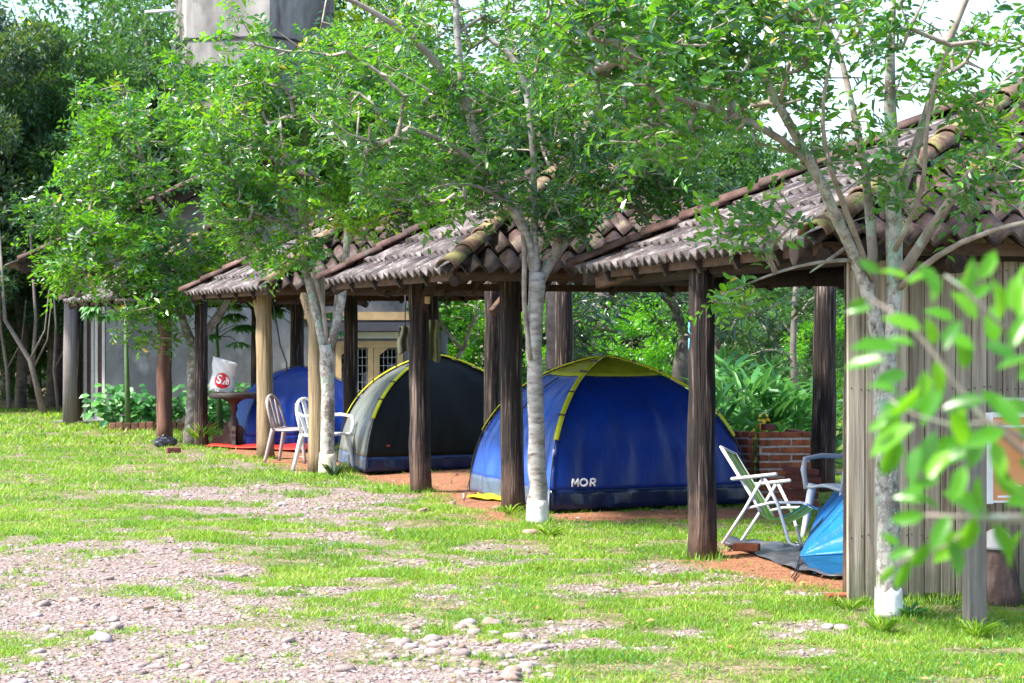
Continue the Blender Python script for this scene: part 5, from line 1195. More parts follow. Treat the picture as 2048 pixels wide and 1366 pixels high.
mb = MB(); mb.add(vs, fs); part('red_disc', mb, M_RED, bag, world=False)
def flat_text(txt, size, place, m, parent, bold=.02, world=False, name='lettering'):
    cu = bpy.data.curves.new('lettering', 'FONT'); cu.body = txt; cu.align_x = 'CENTER'; cu.align_y = 'CENTER'; cu.offset = bold
    o = bpy.data.objects.new('lettering', cu); COL.objects.link(o)
    me = bpy.data.meshes.new_from_object(o.evaluated_get(bpy.context.evaluated_depsgraph_get())); bpy.data.objects.remove(o)
    mb = MB(); mb.add([place(v.co.x * size, v.co.y * size) for v in me.vertices], [list(p.vertices) for p in me.polygons]); return part(name, mb, m, parent, world=world)
flat_text('S', .17, lambda x, y: on_bag(cx_ + (x - .046) / .175, cz_ + (y + .008) / .47, .013), M_INK, bag, bold=.02)
flat_text('20', .100, lambda x, y: on_bag(cx_ + (x + .048) / .175, cz_ + (y - .016) / .47, .013), M_INK, bag, bold=.01)
t = thing('red_mat', (-3.6, 28.9, 0), 'red plastic mat lying under the far blue tent', 'mat')
a, b, c, d = G(412, 897), G(612, 905), G(640, 886), G(470, 880); rows = [[a.lerp(b, i / 14).lerp(d.lerp(c, i / 14), k / 5) + Vector((0, 0, .03 + .008 * math.sin(i + k))) for k in range(6)] for i in range(15)]
mb = MB(); mb.sheet(rows, thick=.012); part('sheet', mb, plain('red_plastic', (.55, .025, .012), rough=.4), t)
# hanging wire and cloths
t = thing('hanging_wire', P(548, 600, 26.3), 'thin black cable hanging down inside the shelter with the table', 'cable')
mb = MB(); mb.tube([P(543, 585, 26.3), P(552, 640, 26.3), P(560, 690, 26.3), P(573, 725, 26.3), P(574, 745, 26.3)], .010, 6); part('cable', mb, M_BLK, t)
M_CLOTH = plain('olive_cloth', (.11, .11, .075), rough=.9, v=.2, transl=.2, bump=.4); M_CLOTHY = plain('yellow_cloth', (.22, .24, .12), rough=.9, v=.2, transl=.3, bump=.4)
for nm, xs, y0, y1, m, lb_, sd_ in (('hanging_cloth', (797, 824), 652, 706, M_CLOTH, 'olive cloth hanging at the left of the post with blue paint', 1), ('hanging_cloth', (852, 878), 640, 722, M_CLOTHY, 'pale yellow cloth hanging at the right of the post with blue paint', 2)):
    t = thing(nm, P(sum(xs) / 2, y1, 21.6), lb_, 'cloth', 'cloths hung up in the second shelter'); rows = []
    for i in range(12):
        f = i / 11; rows.append([P(xs[0] + (xs[1] - xs[0]) * k / 8 + 1.2 * math.sin(f * 7 + sd_) + (4 * f * (k / 8 - .5)), y0 + (y1 - y0) * f + 4 * math.sin(k * .9 + sd_) * f, 21.6 + .04 * math.sin(k * 1.6 + f * 2)) for k in range(9)])
    mb = MB(); mb.sheet(rows, thick=.004); part('cloth', mb, m, t)
    mb = MB(); mb.tube([P(sum(xs) / 2, y0 + 2, 21.6), P(sum(xs) / 2, 590, 21.6)], .006, 5); part('cord', mb, M_BLK, t)
# black rubbish bag by the leftmost slim post
t = thing('rubbish_bag', G(330, 893), 'small crumpled black bag at the foot of the reddish post', 'bag'); rr = np.random.default_rng(3)
bm = bmesh.new(); bmesh.ops.create_icosphere(bm, subdivisions=3, radius=1)
for v in bm.verts:
    q = 1 + .16 * math.sin(v.co.x * 7 + v.co.z * 5) * math.cos(v.co.y * 6) + rr.normal(0, .03); v.co = Vector((v.co.x * .17 * q, v.co.y * .13 * q, max(-.02, v.co.z * .085 * q + .06)))
bm.verts.index_update(); mb = MB(); mb.add([v.co.copy() for v in bm.verts], [[v.index for v in f.verts] for f in bm.faces]); bm.free()
part('bag', mb, plain('black_bag', (.02, .022, .035), rough=.25, spec=.6), t, world=False)
mb = MB(); mb.tube([(-.05, 0, .13), (-.02, 0, .17), (.03, 0, .15)], [.02, .012, .02], 6); part('knot', mb, plain('black_bag', (.02, .022, .035)), t, world=False)

# ---------------------------------------------------------------- brick grill and loose bricks
go = G(1517, 1003); gr = thing('brick_grill', go, 'unfinished brick grill of red bricks with rough mortar behind the beach chair', 'grill', rz=R(8))
rr = random.Random(6); BL, BH, BT = .195, .056, .095; JO = .017
def course_wall(o, _u, n, rows, along, off=0, mt=M_BRICK):
    ang = math.atan2(along[1], along[0])
    for r in range(rows):
        z = .03 + r * (BH + JO) + BH / 2; sh = (BL + JO) / 2 if (r + off) % 2 else 0; x = -sh
        while x < n * (BL + JO) - .02:
            x0 = max(0, x); x1 = min(n * (BL + JO), x + BL)
            if x1 - x0 > .05 and not (r == rows - 1 and rr.random() < .18):
                L = x1 - x0; L = round(L / .03) * .03; c = (x0 + x1) / 2
                brick_obj('brick', gr, Matrix.Translation((o[0] + along[0] * c, o[1] + along[1] * c, z)) @ Matrix.Rotation(ang + rr.gauss(0, .012), 4, 'Z') @ Matrix.Translation((0, rr.gauss(0, .004), 0)), (L, BT, BH), mt)
            x += BL + JO
course_wall((0, 0), 0, 2.4, 9, (1, 0)); course_wall((-.05, .07), 0, 3, 9, (-.55, .835), off=1); course_wall((.5, .12), 0, 3, 9, (-.02, 1), off=1)
mb = MB(); mb.box((.25, .004, .31), (.50, .086, .62)); part('mortar', mb, M_MORTAR, gr, world=False)
a = math.atan2(.835, -.55)
mb = MB(); mb.box((-.05 - .55 * .31, .07 + .835 * .31, .31), (.58, .086, .62), Matrix.Rotation(a, 3, 'Z')); part('mortar', mb, M_MORTAR, gr, world=False)
mb = MB(); mb.box((.495, .40, .31), (.075, .62, .62)); part('mortar', mb, M_MORTAR, gr, world=False)
brick_obj('brick', gr, Matrix.Translation((.10, .02, .03 + 9 * (BH + JO) + .03)) @ Matrix.Rotation(.3, 4, 'Z'), (.11, .095, .062), M_BRICKD)
# hollow tiles stacked leaning in front of the grill
st = thing('hollow_tile_stack', G(1600, 1010), 'leaning stack of dark red ribbed hollow bricks against the brick grill', 'bricks', rz=R(12), ry=R(8))
for i in range(5):
    o = brick_obj('brick', st, Matrix.Translation((rr.gauss(0, .008) - .01 * i, 0, .036 + i * .072)) @ Matrix.Rotation(rr.gauss(0, .03), 4, 'Z'), (.30, .19, .060), M_BRICKD)
    for k in (-.018, 0, .018):
        mb = MB(); mb.box((0, -.0965, k), (.285, .006, .007)); rb = obj('rib', mb, M_BRICKD, o)
def loose_brick(px, py, rz, label, m=M_BRICK, size=(.19, .09, .055), z=0, ry=0):
    g = G(px, py); t = obj('loose_brick', MB().box((0, 0, 0), size, bev=.006), m, None, (g.x, g.y, size[2] / 2 + z)); t.rotation_euler = (0, ry, rz)
    tag(t, label, 'brick', 'loose bricks on the ground')
loose_brick(1493, 1110, R(-18), 'orange brick holding down the black plastic sheet', z=.03)
loose_brick(1677, 1205, R(12), 'half buried orange brick at the foot of the plank corner', size=(.16, .09, .06), z=-.005)
loose_brick(347, 905, R(20), 'small brown brick beside the black rubbish bag', M_BRICKD, (.19, .10, .07))

# ---------------------------------------------------------------- right edge: post, sign, log
g = G(1949, 1253); t = thing('square_post', g, 'short weathered square post standing in the grass before the planks', 'post')
rows = []; mb = MB(); mb.box((g.x, g.y, .54), (.105, .10, 1.16), Matrix.Rotation(R(10), 3, 'Z'), bev=.006); part('post', mb, mat('weathered_square', [(.3, (.09, .08, .07)), (.6, (.20, .18, .16)), (.8, (.32, .29, .26))], scale=3, stretch=(6, 6, .4), rough=.8, bump=.6, bscale=9), t)
sg = P(2070, 915, 12.0); t = thing('framed_sign', (sg.x, sg.y, sg.z), 'orange panel sign with a white frame fixed on the plank wall', 'sign', rz=R(12.5))
px_m = FPX / 12.0; sw, sh = .62, .50
def sgp(nm, x, z, w, h, y, th, m):
    mb = MB(); mb.box((x, y, z), (w, th, h)); return part(nm, mb, m, t, world=False)
M_ORNG = mat('orange_panel', [(.3, (.62, .22, .07)), (.7, (.72, .33, .14))], scale=2.5, rough=.55, bump=0)
sgp('board', .02, 0, sw, sh, 0, .012, M_ORNG)
for x, z, w, h in ((.02 - sw / 2, 0, .034, sh + .03), (.02 + sw / 2, 0, .034, sh + .03), (.02, sh / 2 + .003, sw - .036, .03), (.02, -sh / 2 - .003, sw - .036, .012)):
    sgp('frame', x, z, w, h, -.004, .028, M_WHITE)
sgp('white_rule', .03, .185, sw - .08, .014, -.008, .004, M_INK); sgp('white_rule', .03, -.225, sw - .08, .012, -.008, .004, M_INK)
sgp('white_panel', .05, .055, .25, .21, -.008, .004, M_INK)
flat_text('S', .09, lambda x, y: Vector((x - .055, -.0085, y - .185)), M_INK, t, bold=.02)
mb = MB(); mb.tube([(.004 + .03 * math.cos(a) - .12, -.008, -.18 + .02 * math.sin(a)) for a in np.linspace(.2, 2.9, 9)], .004, 5); part('white_arc', mb, M_INK, t, world=False)
mb = MB(); mb.box(P(2060, 799, 12.1), (.32, .08, .022), Matrix.Rotation(R(12.5), 3, 'Z'), bev=.004); t = thing('wall_ledge', P(2060, 799, 12.1), 'pale narrow ledge fixed to the planks above the orange sign', 'ledge'); part('ledge', mb, plain('pale_pink_board', (.55, .48, .47), rough=.6), t)
g = G(2018, 1212); t = thing('wooden_stump', g, 'dark weathered log leaning at the plank wall with a grey cap on top', 'log')
M_LOG = mat('burnt_log', [(.3, (.03, .022, .02)), (.5, (.09, .055, .045)), (.7, (.25, .17, .14))], scale=7, stretch=(1, 1, .6), rough=.8, bump=.8, bscale=18, spots=[(6, .6, .7, (.36, .30, .27))])
pts = [(g.x + .0 - .03 * i / 5, g.y + .12 + .05 * i / 5, -.03 + .355 * i / 5) for i in range(6)]; mb = MB(); mb.tube(pts, [.118, .115, .108, .102, .096, .086], 16); part('log', mb, M_LOG, t)
c = Vector(pts[-1]); mb = MB(); mb.lathe(c + Vector((.0, 0, .0)), [(.105, 0), (.098, .02), (.092, .05), (.07, .09), (.04, .112), (.008, .12)], 16); part('cap', mb, plain('grey_cap', (.44, .42, .43), rough=.6, v=.15, bump=.3), t)

# ---------------------------------------------------------------- undergrowth plants
def plant(name, x, d, label, cat, gen, m, group=None):
    pos, dr, up, ln, wd, tm = gen; t = thing(name, (x, d, 0), label, cat, group)
    leaf_parts(t, pos, dr, up, ln, wd, rng.random(len(pos)), tm, m); return t
def lance_clump(rg, n, h, w, ll, ratio=.2):
    a = rg.uniform(0, 6.28, n); r = rg.uniform(0, w, n); z = rg.uniform(.05, 1, n) * h * (1 - .4 * r / w)
    pos = np.stack([r * np.cos(a), r * np.sin(a), z], 1); dr = np.stack([np.cos(a + rg.normal(0, .5, n)) * .8, np.sin(a + rg.normal(0, .5, n)) * .8, rg.uniform(.1, 1.3, n)], 1)
    up = np.stack([-np.cos(a) * .7, -np.sin(a) * .7, np.full(n, .9)], 1) + rg.normal(0, .3, (n, 3)); l = ll * rg.uniform(.6, 1.25, n)
    return pos, dr, up, l, l * ratio, LANCE
rg = np.random.default_rng(50)
gx = [(1430, 22.9, .95), (1462, 24.0, 1.25), (1500, 23.4, 1.15), (1545, 23.6, 1.1), (1588, 23.8, 1.0), (1625, 25.0, .9), (1445, 26, 1.4), (1530, 26.5, 1.3), (1180, 27.5, 1.3), (1250, 28.5, 1.3)]
gw = ['right beside the nearest round post', 'left above the grill', 'in the middle above the grill', 'above the single loose brick', 'right above the grill', 'just left of the dark back post', 'behind the others near the round post', 'behind the grill, tallest', 'behind the blue tent left of its top', 'behind the blue tent right of its top']
for (px, d, h), w in zip(gx, gw):
    t = plant('ginger_plant', P(px, 0, d).x, d, 'lush ginger plant with long pale green leaves ' + w, 'plant', lance_clump(rg, 125, h, .42, .40, .22), M_LEAFG, 'long leaved plants behind the grill')
    mb = MB()
    for k in range(7):
        a = rg.uniform(0, 6.28); r = rg.uniform(.05, .3); mb.tube([(r * .6 * math.cos(a), r * .6 * math.sin(a), 0), (r * math.cos(a), r * math.sin(a), h * .8)], [.012, .006], 5)
    part('stems', mb, plain('green_stem', (.06, .16, .03)), t, world=False)
t = thing('yellow_flower', P(1522, 856, 22.6), 'yellow orange flower spike among the ginger plants over the grill', 'flower')
n = 40; me = leaf_mesh('petals', rg.normal(0, 1, (n, 3)) * [.05, .04, .07], rg.normal(0, 1, (n, 3)), rg.normal(0, 1, (n, 3)), .07, .04, LEAF2); o = obj('petals', me, plain('yellow_petal', (.75, .42, .02)), t)
# ferns
for px, py, d, lb_ in ((945, 772, 27.5, 'bright fern fronds above the right slope of the grey tent'), (985, 790, 27.9, 'lighter fern further right above the grey tent'), (1075, 830, 27, 'fern behind the ringed tree trunk')):
    base = P(px, py, d); t = thing('fern', (base.x, base.y, 0), lb_, 'fern', 'ferns behind the tents'); pos, dr, up = [], [], []
    for k in range(16):
        a = rg.uniform(0, 6.28); L = rg.uniform(.35, .6)
        for j in range(22):
            f = j / 21; c = np.array([math.cos(a) * L * f * .8, math.sin(a) * L * f * .8, base.z + L * (f * 1.1 - f * f * .75)])
            for s in (-1, 1):
                pos.append(c); dr.append([math.cos(a) * .4 - s * math.sin(a), math.sin(a) * .4 + s * math.cos(a), -.1]); up.append([0, 0, 1])
    n = len(pos); f_ = np.tile(np.repeat(np.linspace(0, 1, 22), 2), 16); ln = .13 * (1 - f_ * .8)
    o = obj('fronds', leaf_mesh('fronds', pos, dr, up, ln, ln * .3, LEAF2), M_LEAFB, t); o['kind'] = 'stuff'
    mb = MB(); mb.tube([(0, 0, 0), (0, 0, base.z)], [.05, .04], 8); part('stem', mb, M_BARKF, t, world=False)
# papaya plants by the grey wall
def papaya(px, d, ztop_, nleaf, R_, label, sd):
    x = P(px, 0, d).x; t = thing('papaya_plant', (x, d, 0), label, 'plant', 'papaya plants by the grey wall'); r_ = random.Random(sd)
    mb = MB(); mb.tube([(0, 0, 0), (-.03, 0, ztop_ * .5), (-.06, 0, ztop_)], [.05, .04, .025], 10); part('stem', mb, plain('papaya_stem', (.07, .13, .045), v=.3), t, world=False)
    for k in range(nleaf):
        a = r_.uniform(0, 6.28); el = r_.uniform(-.25, .7); z0 = ztop_ - r_.uniform(0, .35); L = r_.uniform(.5, .85) * R_
        c = Vector((math.cos(a) * L, math.sin(a) * L * .6, z0 + el * L)); mb = MB(); mb.tube([(-.05, 0, z0), tuple(c * .55 + Vector((0, 0, z0 * .45 + .05))), tuple(c)], [.010, .008, .006], 5)
        lf = part('leaf_stalk', mb, plain('papaya_stem', (.07, .13, .045)), t, world=False); pos, dr = [], []; yaw = r_.uniform(-.4, .4)
        for j in range(7):
            b = a + yaw + (j - 3) * .62; pos.append(list(c)); dr.append([math.cos(b), math.sin(b) * .8, -.35 + r_.uniform(-.15, .1)])
            for s in (-.45, .45):
                q = np.array(c) + np.array(dr[-1]) * .15 * R_ if False else None
                pos.append([c.x + math.cos(b) * .12, c.y + math.sin(b) * .10, c.z - .035]); dr.append([math.cos(b + s), math.sin(b + s) * .8, -.35])
        n = len(pos); ln = np.tile([.30, .17, .17], 7) * R_; up = np.tile([0, -.5, 1.], (n, 1))
        obj('leaf', leaf_mesh('leaf', pos, dr, up, ln, ln * .34, LANCE, np.full(n, r_.uniform(.1, .9))), M_LEAFG, lf)
papaya(257, 35.2, 2.15, 11, .95, 'papaya plant with a green stem left of the reddish post', 1)
papaya(608, 34.0, 2.0, 10, .9, 'papaya plant with pale lobed leaves right of the pale post', 2)
papaya(440, 34.5, 1.9, 8, .8, 'papaya plant seen between the leftmost tree and the pale post', 3)
# leafy bed against the wall
for i, px in enumerate((215, 245, 275, 305, 350, 382, 430, 465, 500, 560)):
    d = 35.6 + .5 * (i % 2); n = 70; a = rg.uniform(0, 6.28, n); r = rg.uniform(0, .36, n); hh_ = (.62, .75, .6, .5, .5, .7, .55, .75, .8, .6)[i]
    pos = np.stack([r * np.cos(a), r * np.sin(a) * .7, rg.uniform(.1, 1, n) * hh_], 1); dr = np.stack([np.cos(a), np.sin(a), rg.uniform(-.6, .2, n)], 1) + rg.normal(0, .3, (n, 3)) - [0, .4, 0]
    ln = rg.uniform(.13, .23, n)
    plant('leafy_plant', P(px, 0, d).x, d, 'glossy broad leaved bedding plant ' + ['at the left end of the bed', 'just left of the papaya stem', 'just right of the papaya stem', 'left of the reddish post', 'right of the reddish post', 'behind the leftmost tree trunk', 'right of the leftmost tree trunk', 'behind the round table', 'behind the carrier bag', 'behind the far blue tent'][i],
          'plant', (pos, dr, np.tile([0, -.6, 1.], (n, 1)), ln, ln * .8, LEAF8), M_LEAFG, 'broad leaved plants in the brick edged bed')
def spiky(px, py, h, n, label, m=M_GRASS, spread=.5, wd=.012):
    g = G(px, py); t = thing('spiky_plant', (g.x, g.y, 0), label, 'plant', 'tufts of long leaves at tree and post feet'); a = rg.uniform(0, 6.28, n)
    dr = np.stack([np.cos(a) * spread, np.sin(a) * spread, rg.uniform(.7, 1.2, n)], 1); l = h * rg.uniform(.5, 1.1, n); pos = np.stack([np.cos(a) * .05 * rg.random(n), np.sin(a) * .05 * rg.random(n), np.zeros(n)], 1)
    o = obj('blades', leaf_mesh('blades', pos, dr, np.stack([-np.cos(a), -np.sin(a), np.full(n, .6)], 1), l, np.full(n, wd * 2), LANCE), m, t); o['kind'] = 'stuff'
spiky(668, 955, .26, 26, 'dark spiky tuft before the cream painted tree foot', M_LEAFD, .5, .016)
spiky(400, 893, .42, 46, 'tall green tuft at the foot of the leftmost tree', M_GRASS, .4, .012)
spiky(1018, 1030, .16, 22, 'small tuft at the foot of the post beside the ringed tree', M_GRASS, .8, .008)
spiky(1100, 1075, .16, 60, 'low weeds beside the bright white tree foot', M_GRASS, 1.0, .006)
spiky(1815, 1235, .13, 60, 'leafy weeds right of the lichen covered tree foot', M_LEAFG, 1.0, .010)
spiky(1762, 1262, .13, 60, 'grass tuft before the lichen covered tree foot', M_GRASS, .8, .005)
spiky(1952, 1272, .14, 50, 'weeds at the foot of the short square post', M_GRASS, .9, .005)
spiky(1700, 1222, .12, 50, 'grass tuft at the plank corner foot', M_GRASS, .8, .004)

# ---------------------------------------------------------------- grass
def field(n, d0, d1, hmin, hmax, w, seed, power=1.0, kf=.275, extra=.9):
    r = np.random.default_rng(seed); d = d0 + (d1 - d0) * r.random(n) ** power; x = (r.random(n) * 2 - 1) * (d * kf + extra)
    return d, x, r
def grass_patch(n, d0, d1, hmin, hmax, w, seed):
    d, x, r = field(n, d0, d1, hmin, hmax, w, seed)
    g = gravel_mask(x, d); di = dirt_mask(x, d); cl = fbm(x, d, 3.2, 55); keep = r.random(n) > np.clip(g * 1.25 - (cl > .60) * .28, 0, 1)
    keep &= r.random(n) > np.clip(di * 1.15, 0, .985); keep &= r.random(n) < np.clip((cl - .34) * 5.2 * (.6 + vnoise(x, d, .8, 61)), .10, 1)
    d, x, cl = d[keep], x[keep], cl[keep]; n = len(d); z = gh(x, d)
    h = r.uniform(hmin, hmax, n) * (.45 + cl * 1.5 * (1 + (r.random(n) < .03) * 1.2)); a = r.uniform(0, 6.28, n); ln = r.uniform(.2, 1.7, n)
    P0 = np.stack([x, d, z], 1); tip = P0 + np.stack([np.cos(a) * ln * h, np.sin(a) * ln * h, h], 1); b = a + r.normal(0, .5, n) + 1.57
    sd = np.stack([np.cos(b), np.sin(b), np.zeros(n)], 1) * (w * r.uniform(.6, 1.4, n))[:, None] * .5
    V = np.stack([P0 - sd, P0 + sd, tip], 1).reshape(-1, 3); F = np.arange(3 * n).reshape(n, 3)
    dry = fbm(x, d, 1.6, 71); lv = np.clip(r.uniform(0, .9, n) * .75 + (dry - .42) * 1.1 + (r.random(n) < .07) * .5, 0, 1)
    return V, F, lv
Vs, Fs, Ls, o_ = [], [], [], 0
for args in ((330000, 8.8, 13.5, .006, .026, .0065, 1), (300000, 13.5, 20, .008, .030, .009, 2), (170000, 20, 30, .014, .042, .014, 3), (90000, 30, 44, .02, .06, .03, 4)):
    V, F, lv = grass_patch(*args); Vs.append(V); Fs.append(F + o_); Ls.append(lv); o_ += len(V)
r_ = np.random.default_rng(5)                       # longer blades hugging post, tree and wall feet
feet = [(gA, .12), (gC, .11), (gD, .11), (gE, .12), (G(634, 945), .12), (gF, .12), (G(1778, 1238), .09), (G(1075, 1050), .09), (G(655, 948), .10), (G(386, 892), .14), (G(1949, 1253), .08), (G(140, 848), .2)] + [(Vector((2.0 + n1.x * q, 12.22 + n1.y * q, 0)), .10) for q in np.arange(0, 1.9, .16)]
for c_, rad_ in feet:
    n = 300; a = r_.uniform(0, 6.28, n); q = rad_ + r_.exponential(.05, n); x, d = c_.x + q * np.cos(a), c_.y + q * np.sin(a); h = r_.uniform(.02, .085, n) * np.exp(-(q - rad_) * 6)
    P0 = np.stack([x, d, gh(x, d)], 1); b = r_.uniform(0, 6.28, n); tip = P0 + np.stack([np.cos(b) * h * .5, np.sin(b) * h * .5, h], 1); sd = np.stack([-np.sin(b), np.cos(b), 0 * b], 1) * .0045
    Vs.append(np.stack([P0 - sd, P0 + sd, tip], 1).reshape(-1, 3)); Fs.append(np.arange(3 * n).reshape(n, 3) + o_); Ls.append(r_.uniform(0, .9, n)); o_ += 3 * n
tag(obj('grass', np_mesh('grass', np.concatenate(Vs), np.concatenate(Fs), np.concatenate(Ls)), M_GRASS), 'short bright green grass growing over the yard', kind='stuff')

def scatter(n, d0, d1, seed, keep_fn, l0, l1, tm, zup, tilt, name, label, m, lvf):
    d, x, r = field(n, d0, d1, 0, 0, 0, seed); k = r.random(n) < keep_fn(x, d); d, x = d[k], x[k]; n = len(d); a = r.uniform(0, 6.28, n)
    dr = np.stack([np.cos(a), np.sin(a), r.normal(0, tilt, n)], 1); up = r.normal(0, .35, (n, 3)) + [0, 0, 1]; ln = r.uniform(l0, l1, n)
    me = leaf_mesh(name, np.stack([x, d, gh(x, d) + r.uniform(.004, zup, n)], 1), dr, up, ln, ln * .6, tm, lvf(r, n)); tag(obj(name, me, m), label, kind='stuff')
M_LITTER = leafmat('dry_leaf', [(0, (.10, .05, .025)), (.5, (.24, .12, .05)), (1, (.42, .28, .10))], rough=.7, transl=.1)
scatter(2600, 8.8, 26, 201, lambda x, d: np.clip(fbm(x, d, .8, 210) * 1.6 - .4, .05, 1), .025, .065, LEAF4, .03, .2, 'leaf_litter', 'dry brown leaves scattered over grass and gravel', M_LITTER, lambda r, n: r.random(n))
scatter(60000, 8.8, 24, 202, lambda x, d: np.clip((fbm(x, d, 1.9, 220) - .5) * 6, 0, 1) * (1 - gravel_mask(x, d)) * (1 - dirt_mask(x, d)), .012, .030, LEAF2, .03, .5, 'ground_weeds', 'low broad leaved weeds among the grass', M_LEAFG, lambda r, n: r.random(n))

# ---------------------------------------------------------------- gravel and stones
M_STONE = mat('river_stone', [(.25, (.14, .10, .092)), (.5, (.27, .21, .195)), (.75, (.40, .33, .31))], scale=5, rough=.7, bump=.35, bscale=30, rand=.15, dist=.004)
M_PEB = leafmat('pebble', [(0, (.035, .024, .023)), (.28, (.15, .105, .095)), (.60, (.34, .262, .245)), (1, (.60, .52, .49))], rough=.75, transl=0, spec=.3)
def ico(sub, seed, flat=.5, rough=.14):
    r = np.random.default_rng(seed); bm = bmesh.new(); bmesh.ops.create_icosphere(bm, subdivisions=sub, radius=1); o1, o2 = r.normal(0, 1, 3), r.normal(0, 1, 3)
    V = np.array([v.co[:] for v in bm.verts]); q = 1 + rough * (np.sin(V @ o1 * 2.2) + np.sin(V @ o2 * 3.1)) ; V = V * q[:, None] * np.array([1, r.uniform(.65, .9), flat]) * (1 + r.normal(0, rough * .35, (len(V), 1)))
    bm.verts.index_update(); F = np.array([[v.index for v in f.verts] for f in bm.faces]); bm.free(); return V, F
def pebbles(n, d0, d1, s0, s1, seed, thr=.35):
    d, x, r = field(n, d0, d1, 0, 0, 0, seed); g = gravel_mask(x, d); k = r.random(n) < np.clip((g - thr) * 2.2, 0.004, 1); d, x = d[k], x[k]; n = len(d)
    T, F = ico(1, seed, .26, .18); s = s0 + (s1 - s0) * r.random(n) ** 3; a = r.uniform(0, 6.28, n); c, s_ = np.cos(a), np.sin(a); st = r.uniform(.6, 1.5, n)
    X = T[None, :, 0] * st[:, None]; Y = T[None, :, 1].repeat(n, 0); Z = T[None, :, 2] * r.uniform(.6, 1.5, n)[:, None]
    V = np.stack([x[:, None] + (X * c[:, None] - Y * s_[:, None]) * s[:, None], d[:, None] + (X * s_[:, None] + Y * c[:, None]) * s[:, None], gh(x, d)[:, None] + Z * s[:, None] + s[:, None] * .02], -1)
    return V.reshape(-1, 3), (F[None] + (np.arange(n) * len(T))[:, None, None]).reshape(-1, 3), np.repeat(np.clip(r.beta(2.2, 1.9, n), 0, 1), len(F))
Vs, Fs, Ls, o_ = [], [], [], 0
for args in ((40000, 8.8, 13.8, .004, .024, 31), (19000, 13.8, 22, .007, .030, 32), (3000, 22, 31, .015, .045, 33)):
    V, F, lv = pebbles(*args); Vs.append(V); Fs.append(F + o_); Ls.append(lv); o_ += len(V)
tag(obj('gravel', np_mesh('gravel', np.concatenate(Vs), np.concatenate(Fs), np.concatenate(Ls), smooth=True), M_PEB), 'loose pale pinkish gravel and pebbles over the yard', kind='stuff')
STM = []
for i in range(8):
    V, F = ico(2, 90 + i, (.38, .5, .42, .55, .35, .6, .45, .4)[i], .10); me = np_mesh('stone', V, F, smooth=True); me.materials.append(M_STONE); STM.append(me)
def stone(x, y, s, label, group, k=None, rz=None, z=None, m=None):
    k = rr.randrange(8) if k is None else k; me = STM[k]
    if m: me = me.copy(); me.materials.clear(); me.materials.append(m)
    o = obj('stone', me, None, None, (x, y, gz(x, y) + s * .16)); o.scale = (s, s, s); o.rotation_euler = (rr.gauss(0, .08), rr.gauss(0, .08), rr.uniform(0, 6.28) if rz is None else rz)
    return tag(o, label, 'stone', group)
rr = random.Random(99)
M_STB = mat('brown_stone', [(.3, (.16, .10, .075)), (.7, (.38, .27, .22))], scale=6, rough=.8, bump=.4, rand=.2); M_STG = mat('mauve_stone', [(.3, (.22, .18, .19)), (.7, (.40, .34, .35))], scale=5, rough=.7, bump=.3)
for px, py, w, lb_, m in ((233, 1258, 40, 'smooth pale oval stone alone at the left of the gravel', None), (205, 1282, 60, 'flat grey slab stone left of the pale oval one', M_STG), (358, 1142, 22, 'dark mauve stone standing up behind the gravel', M_STB), (1655, 1256, 28, 'rounded mauve stone before the plank corner', M_STG),
                          (1683, 1258, 34, 'pale stone touching the rounded mauve one', None), (845, 1026, 26, 'brown stone at the right tip of the middle gravel patch', M_STB), (905, 1009, 22, 'brown stone on red earth near the yellow groundsheet', M_STB), (996, 1018, 28, 'tan stone at the left of the post by the ringed tree', M_STB),
                          (780, 1058, 26, 'pale round stone in the grass below the middle patch', None), (1060, 1072, 40, 'rough brown rock at the white foot of the ringed tree', M_STB), (1095, 1352, 40, 'half sunk pale stone at the bottom of the grass', None), (483, 1148, 24, 'pale rounded stone in the upper gravel', None),
                          (605, 1173, 16, 'dark grey pebble standing out right in the gravel', M_STG), (662, 1145, 16, 'dark pebble in the thin grass strip', M_STB), (1035, 1245, 22, 'brown stone alone in the lower grass', M_STB), (1310, 1168, 26, 'tan stone on the small stone patch', M_STB), (565, 1010, 26, 'grey stone on the far side of the middle patch', M_STG)):
    g = G(px, py); stone(g.x, g.y, w / 2 * g.y / FPX, lb_, 'noticeable single stones', m=m)
TONES = {'pale': M_STONE, 'mauve': M_STG, 'brown': M_STB}
TME = {(k, i): (me if k == 'pale' else me.copy()) for k in TONES for i, me in enumerate(STM)}
for (k, i), me in TME.items():
    me.materials.clear(); me.materials.append(TONES[k])
COLS_ = ['left edge', 'far left', 'left', 'left of the middle', 'middle left', 'just left of centre', 'just right of centre', 'right of centre', 'towards the right', 'far right']
zones = [('stones heaped at the bottom middle', 'in the heap at the bottom', [(780, 1255), (1010, 1245), (1130, 1300), (1180, 1350), (980, 1366), (760, 1310)], 74, (.028, .066), 12),
         ('stones on the patch by the near post', 'on the patch by the near post', [(1250, 1140), (1330, 1125), (1450, 1155), (1440, 1180), (1300, 1185)], 20, (.022, .045), 14),
         ('stones in the near gravel', 'in the near gravel', [(-60, 1200), (700, 1240), (1000, 1300), (1100, 1380), (-60, 1380)], 100, (.018, .060), 26),
         ('stones in the upper gravel', 'in the upper gravel', [(-60, 1085), (330, 1090), (560, 1150), (700, 1235), (-60, 1200)], 40, (.018, .045), 24),
         ('stones in the middle patch', 'in the middle gravel patch', [(330, 985), (600, 980), (850, 1015), (840, 1035), (500, 1030)], 22, (.022, .046), 16)]
used = set()
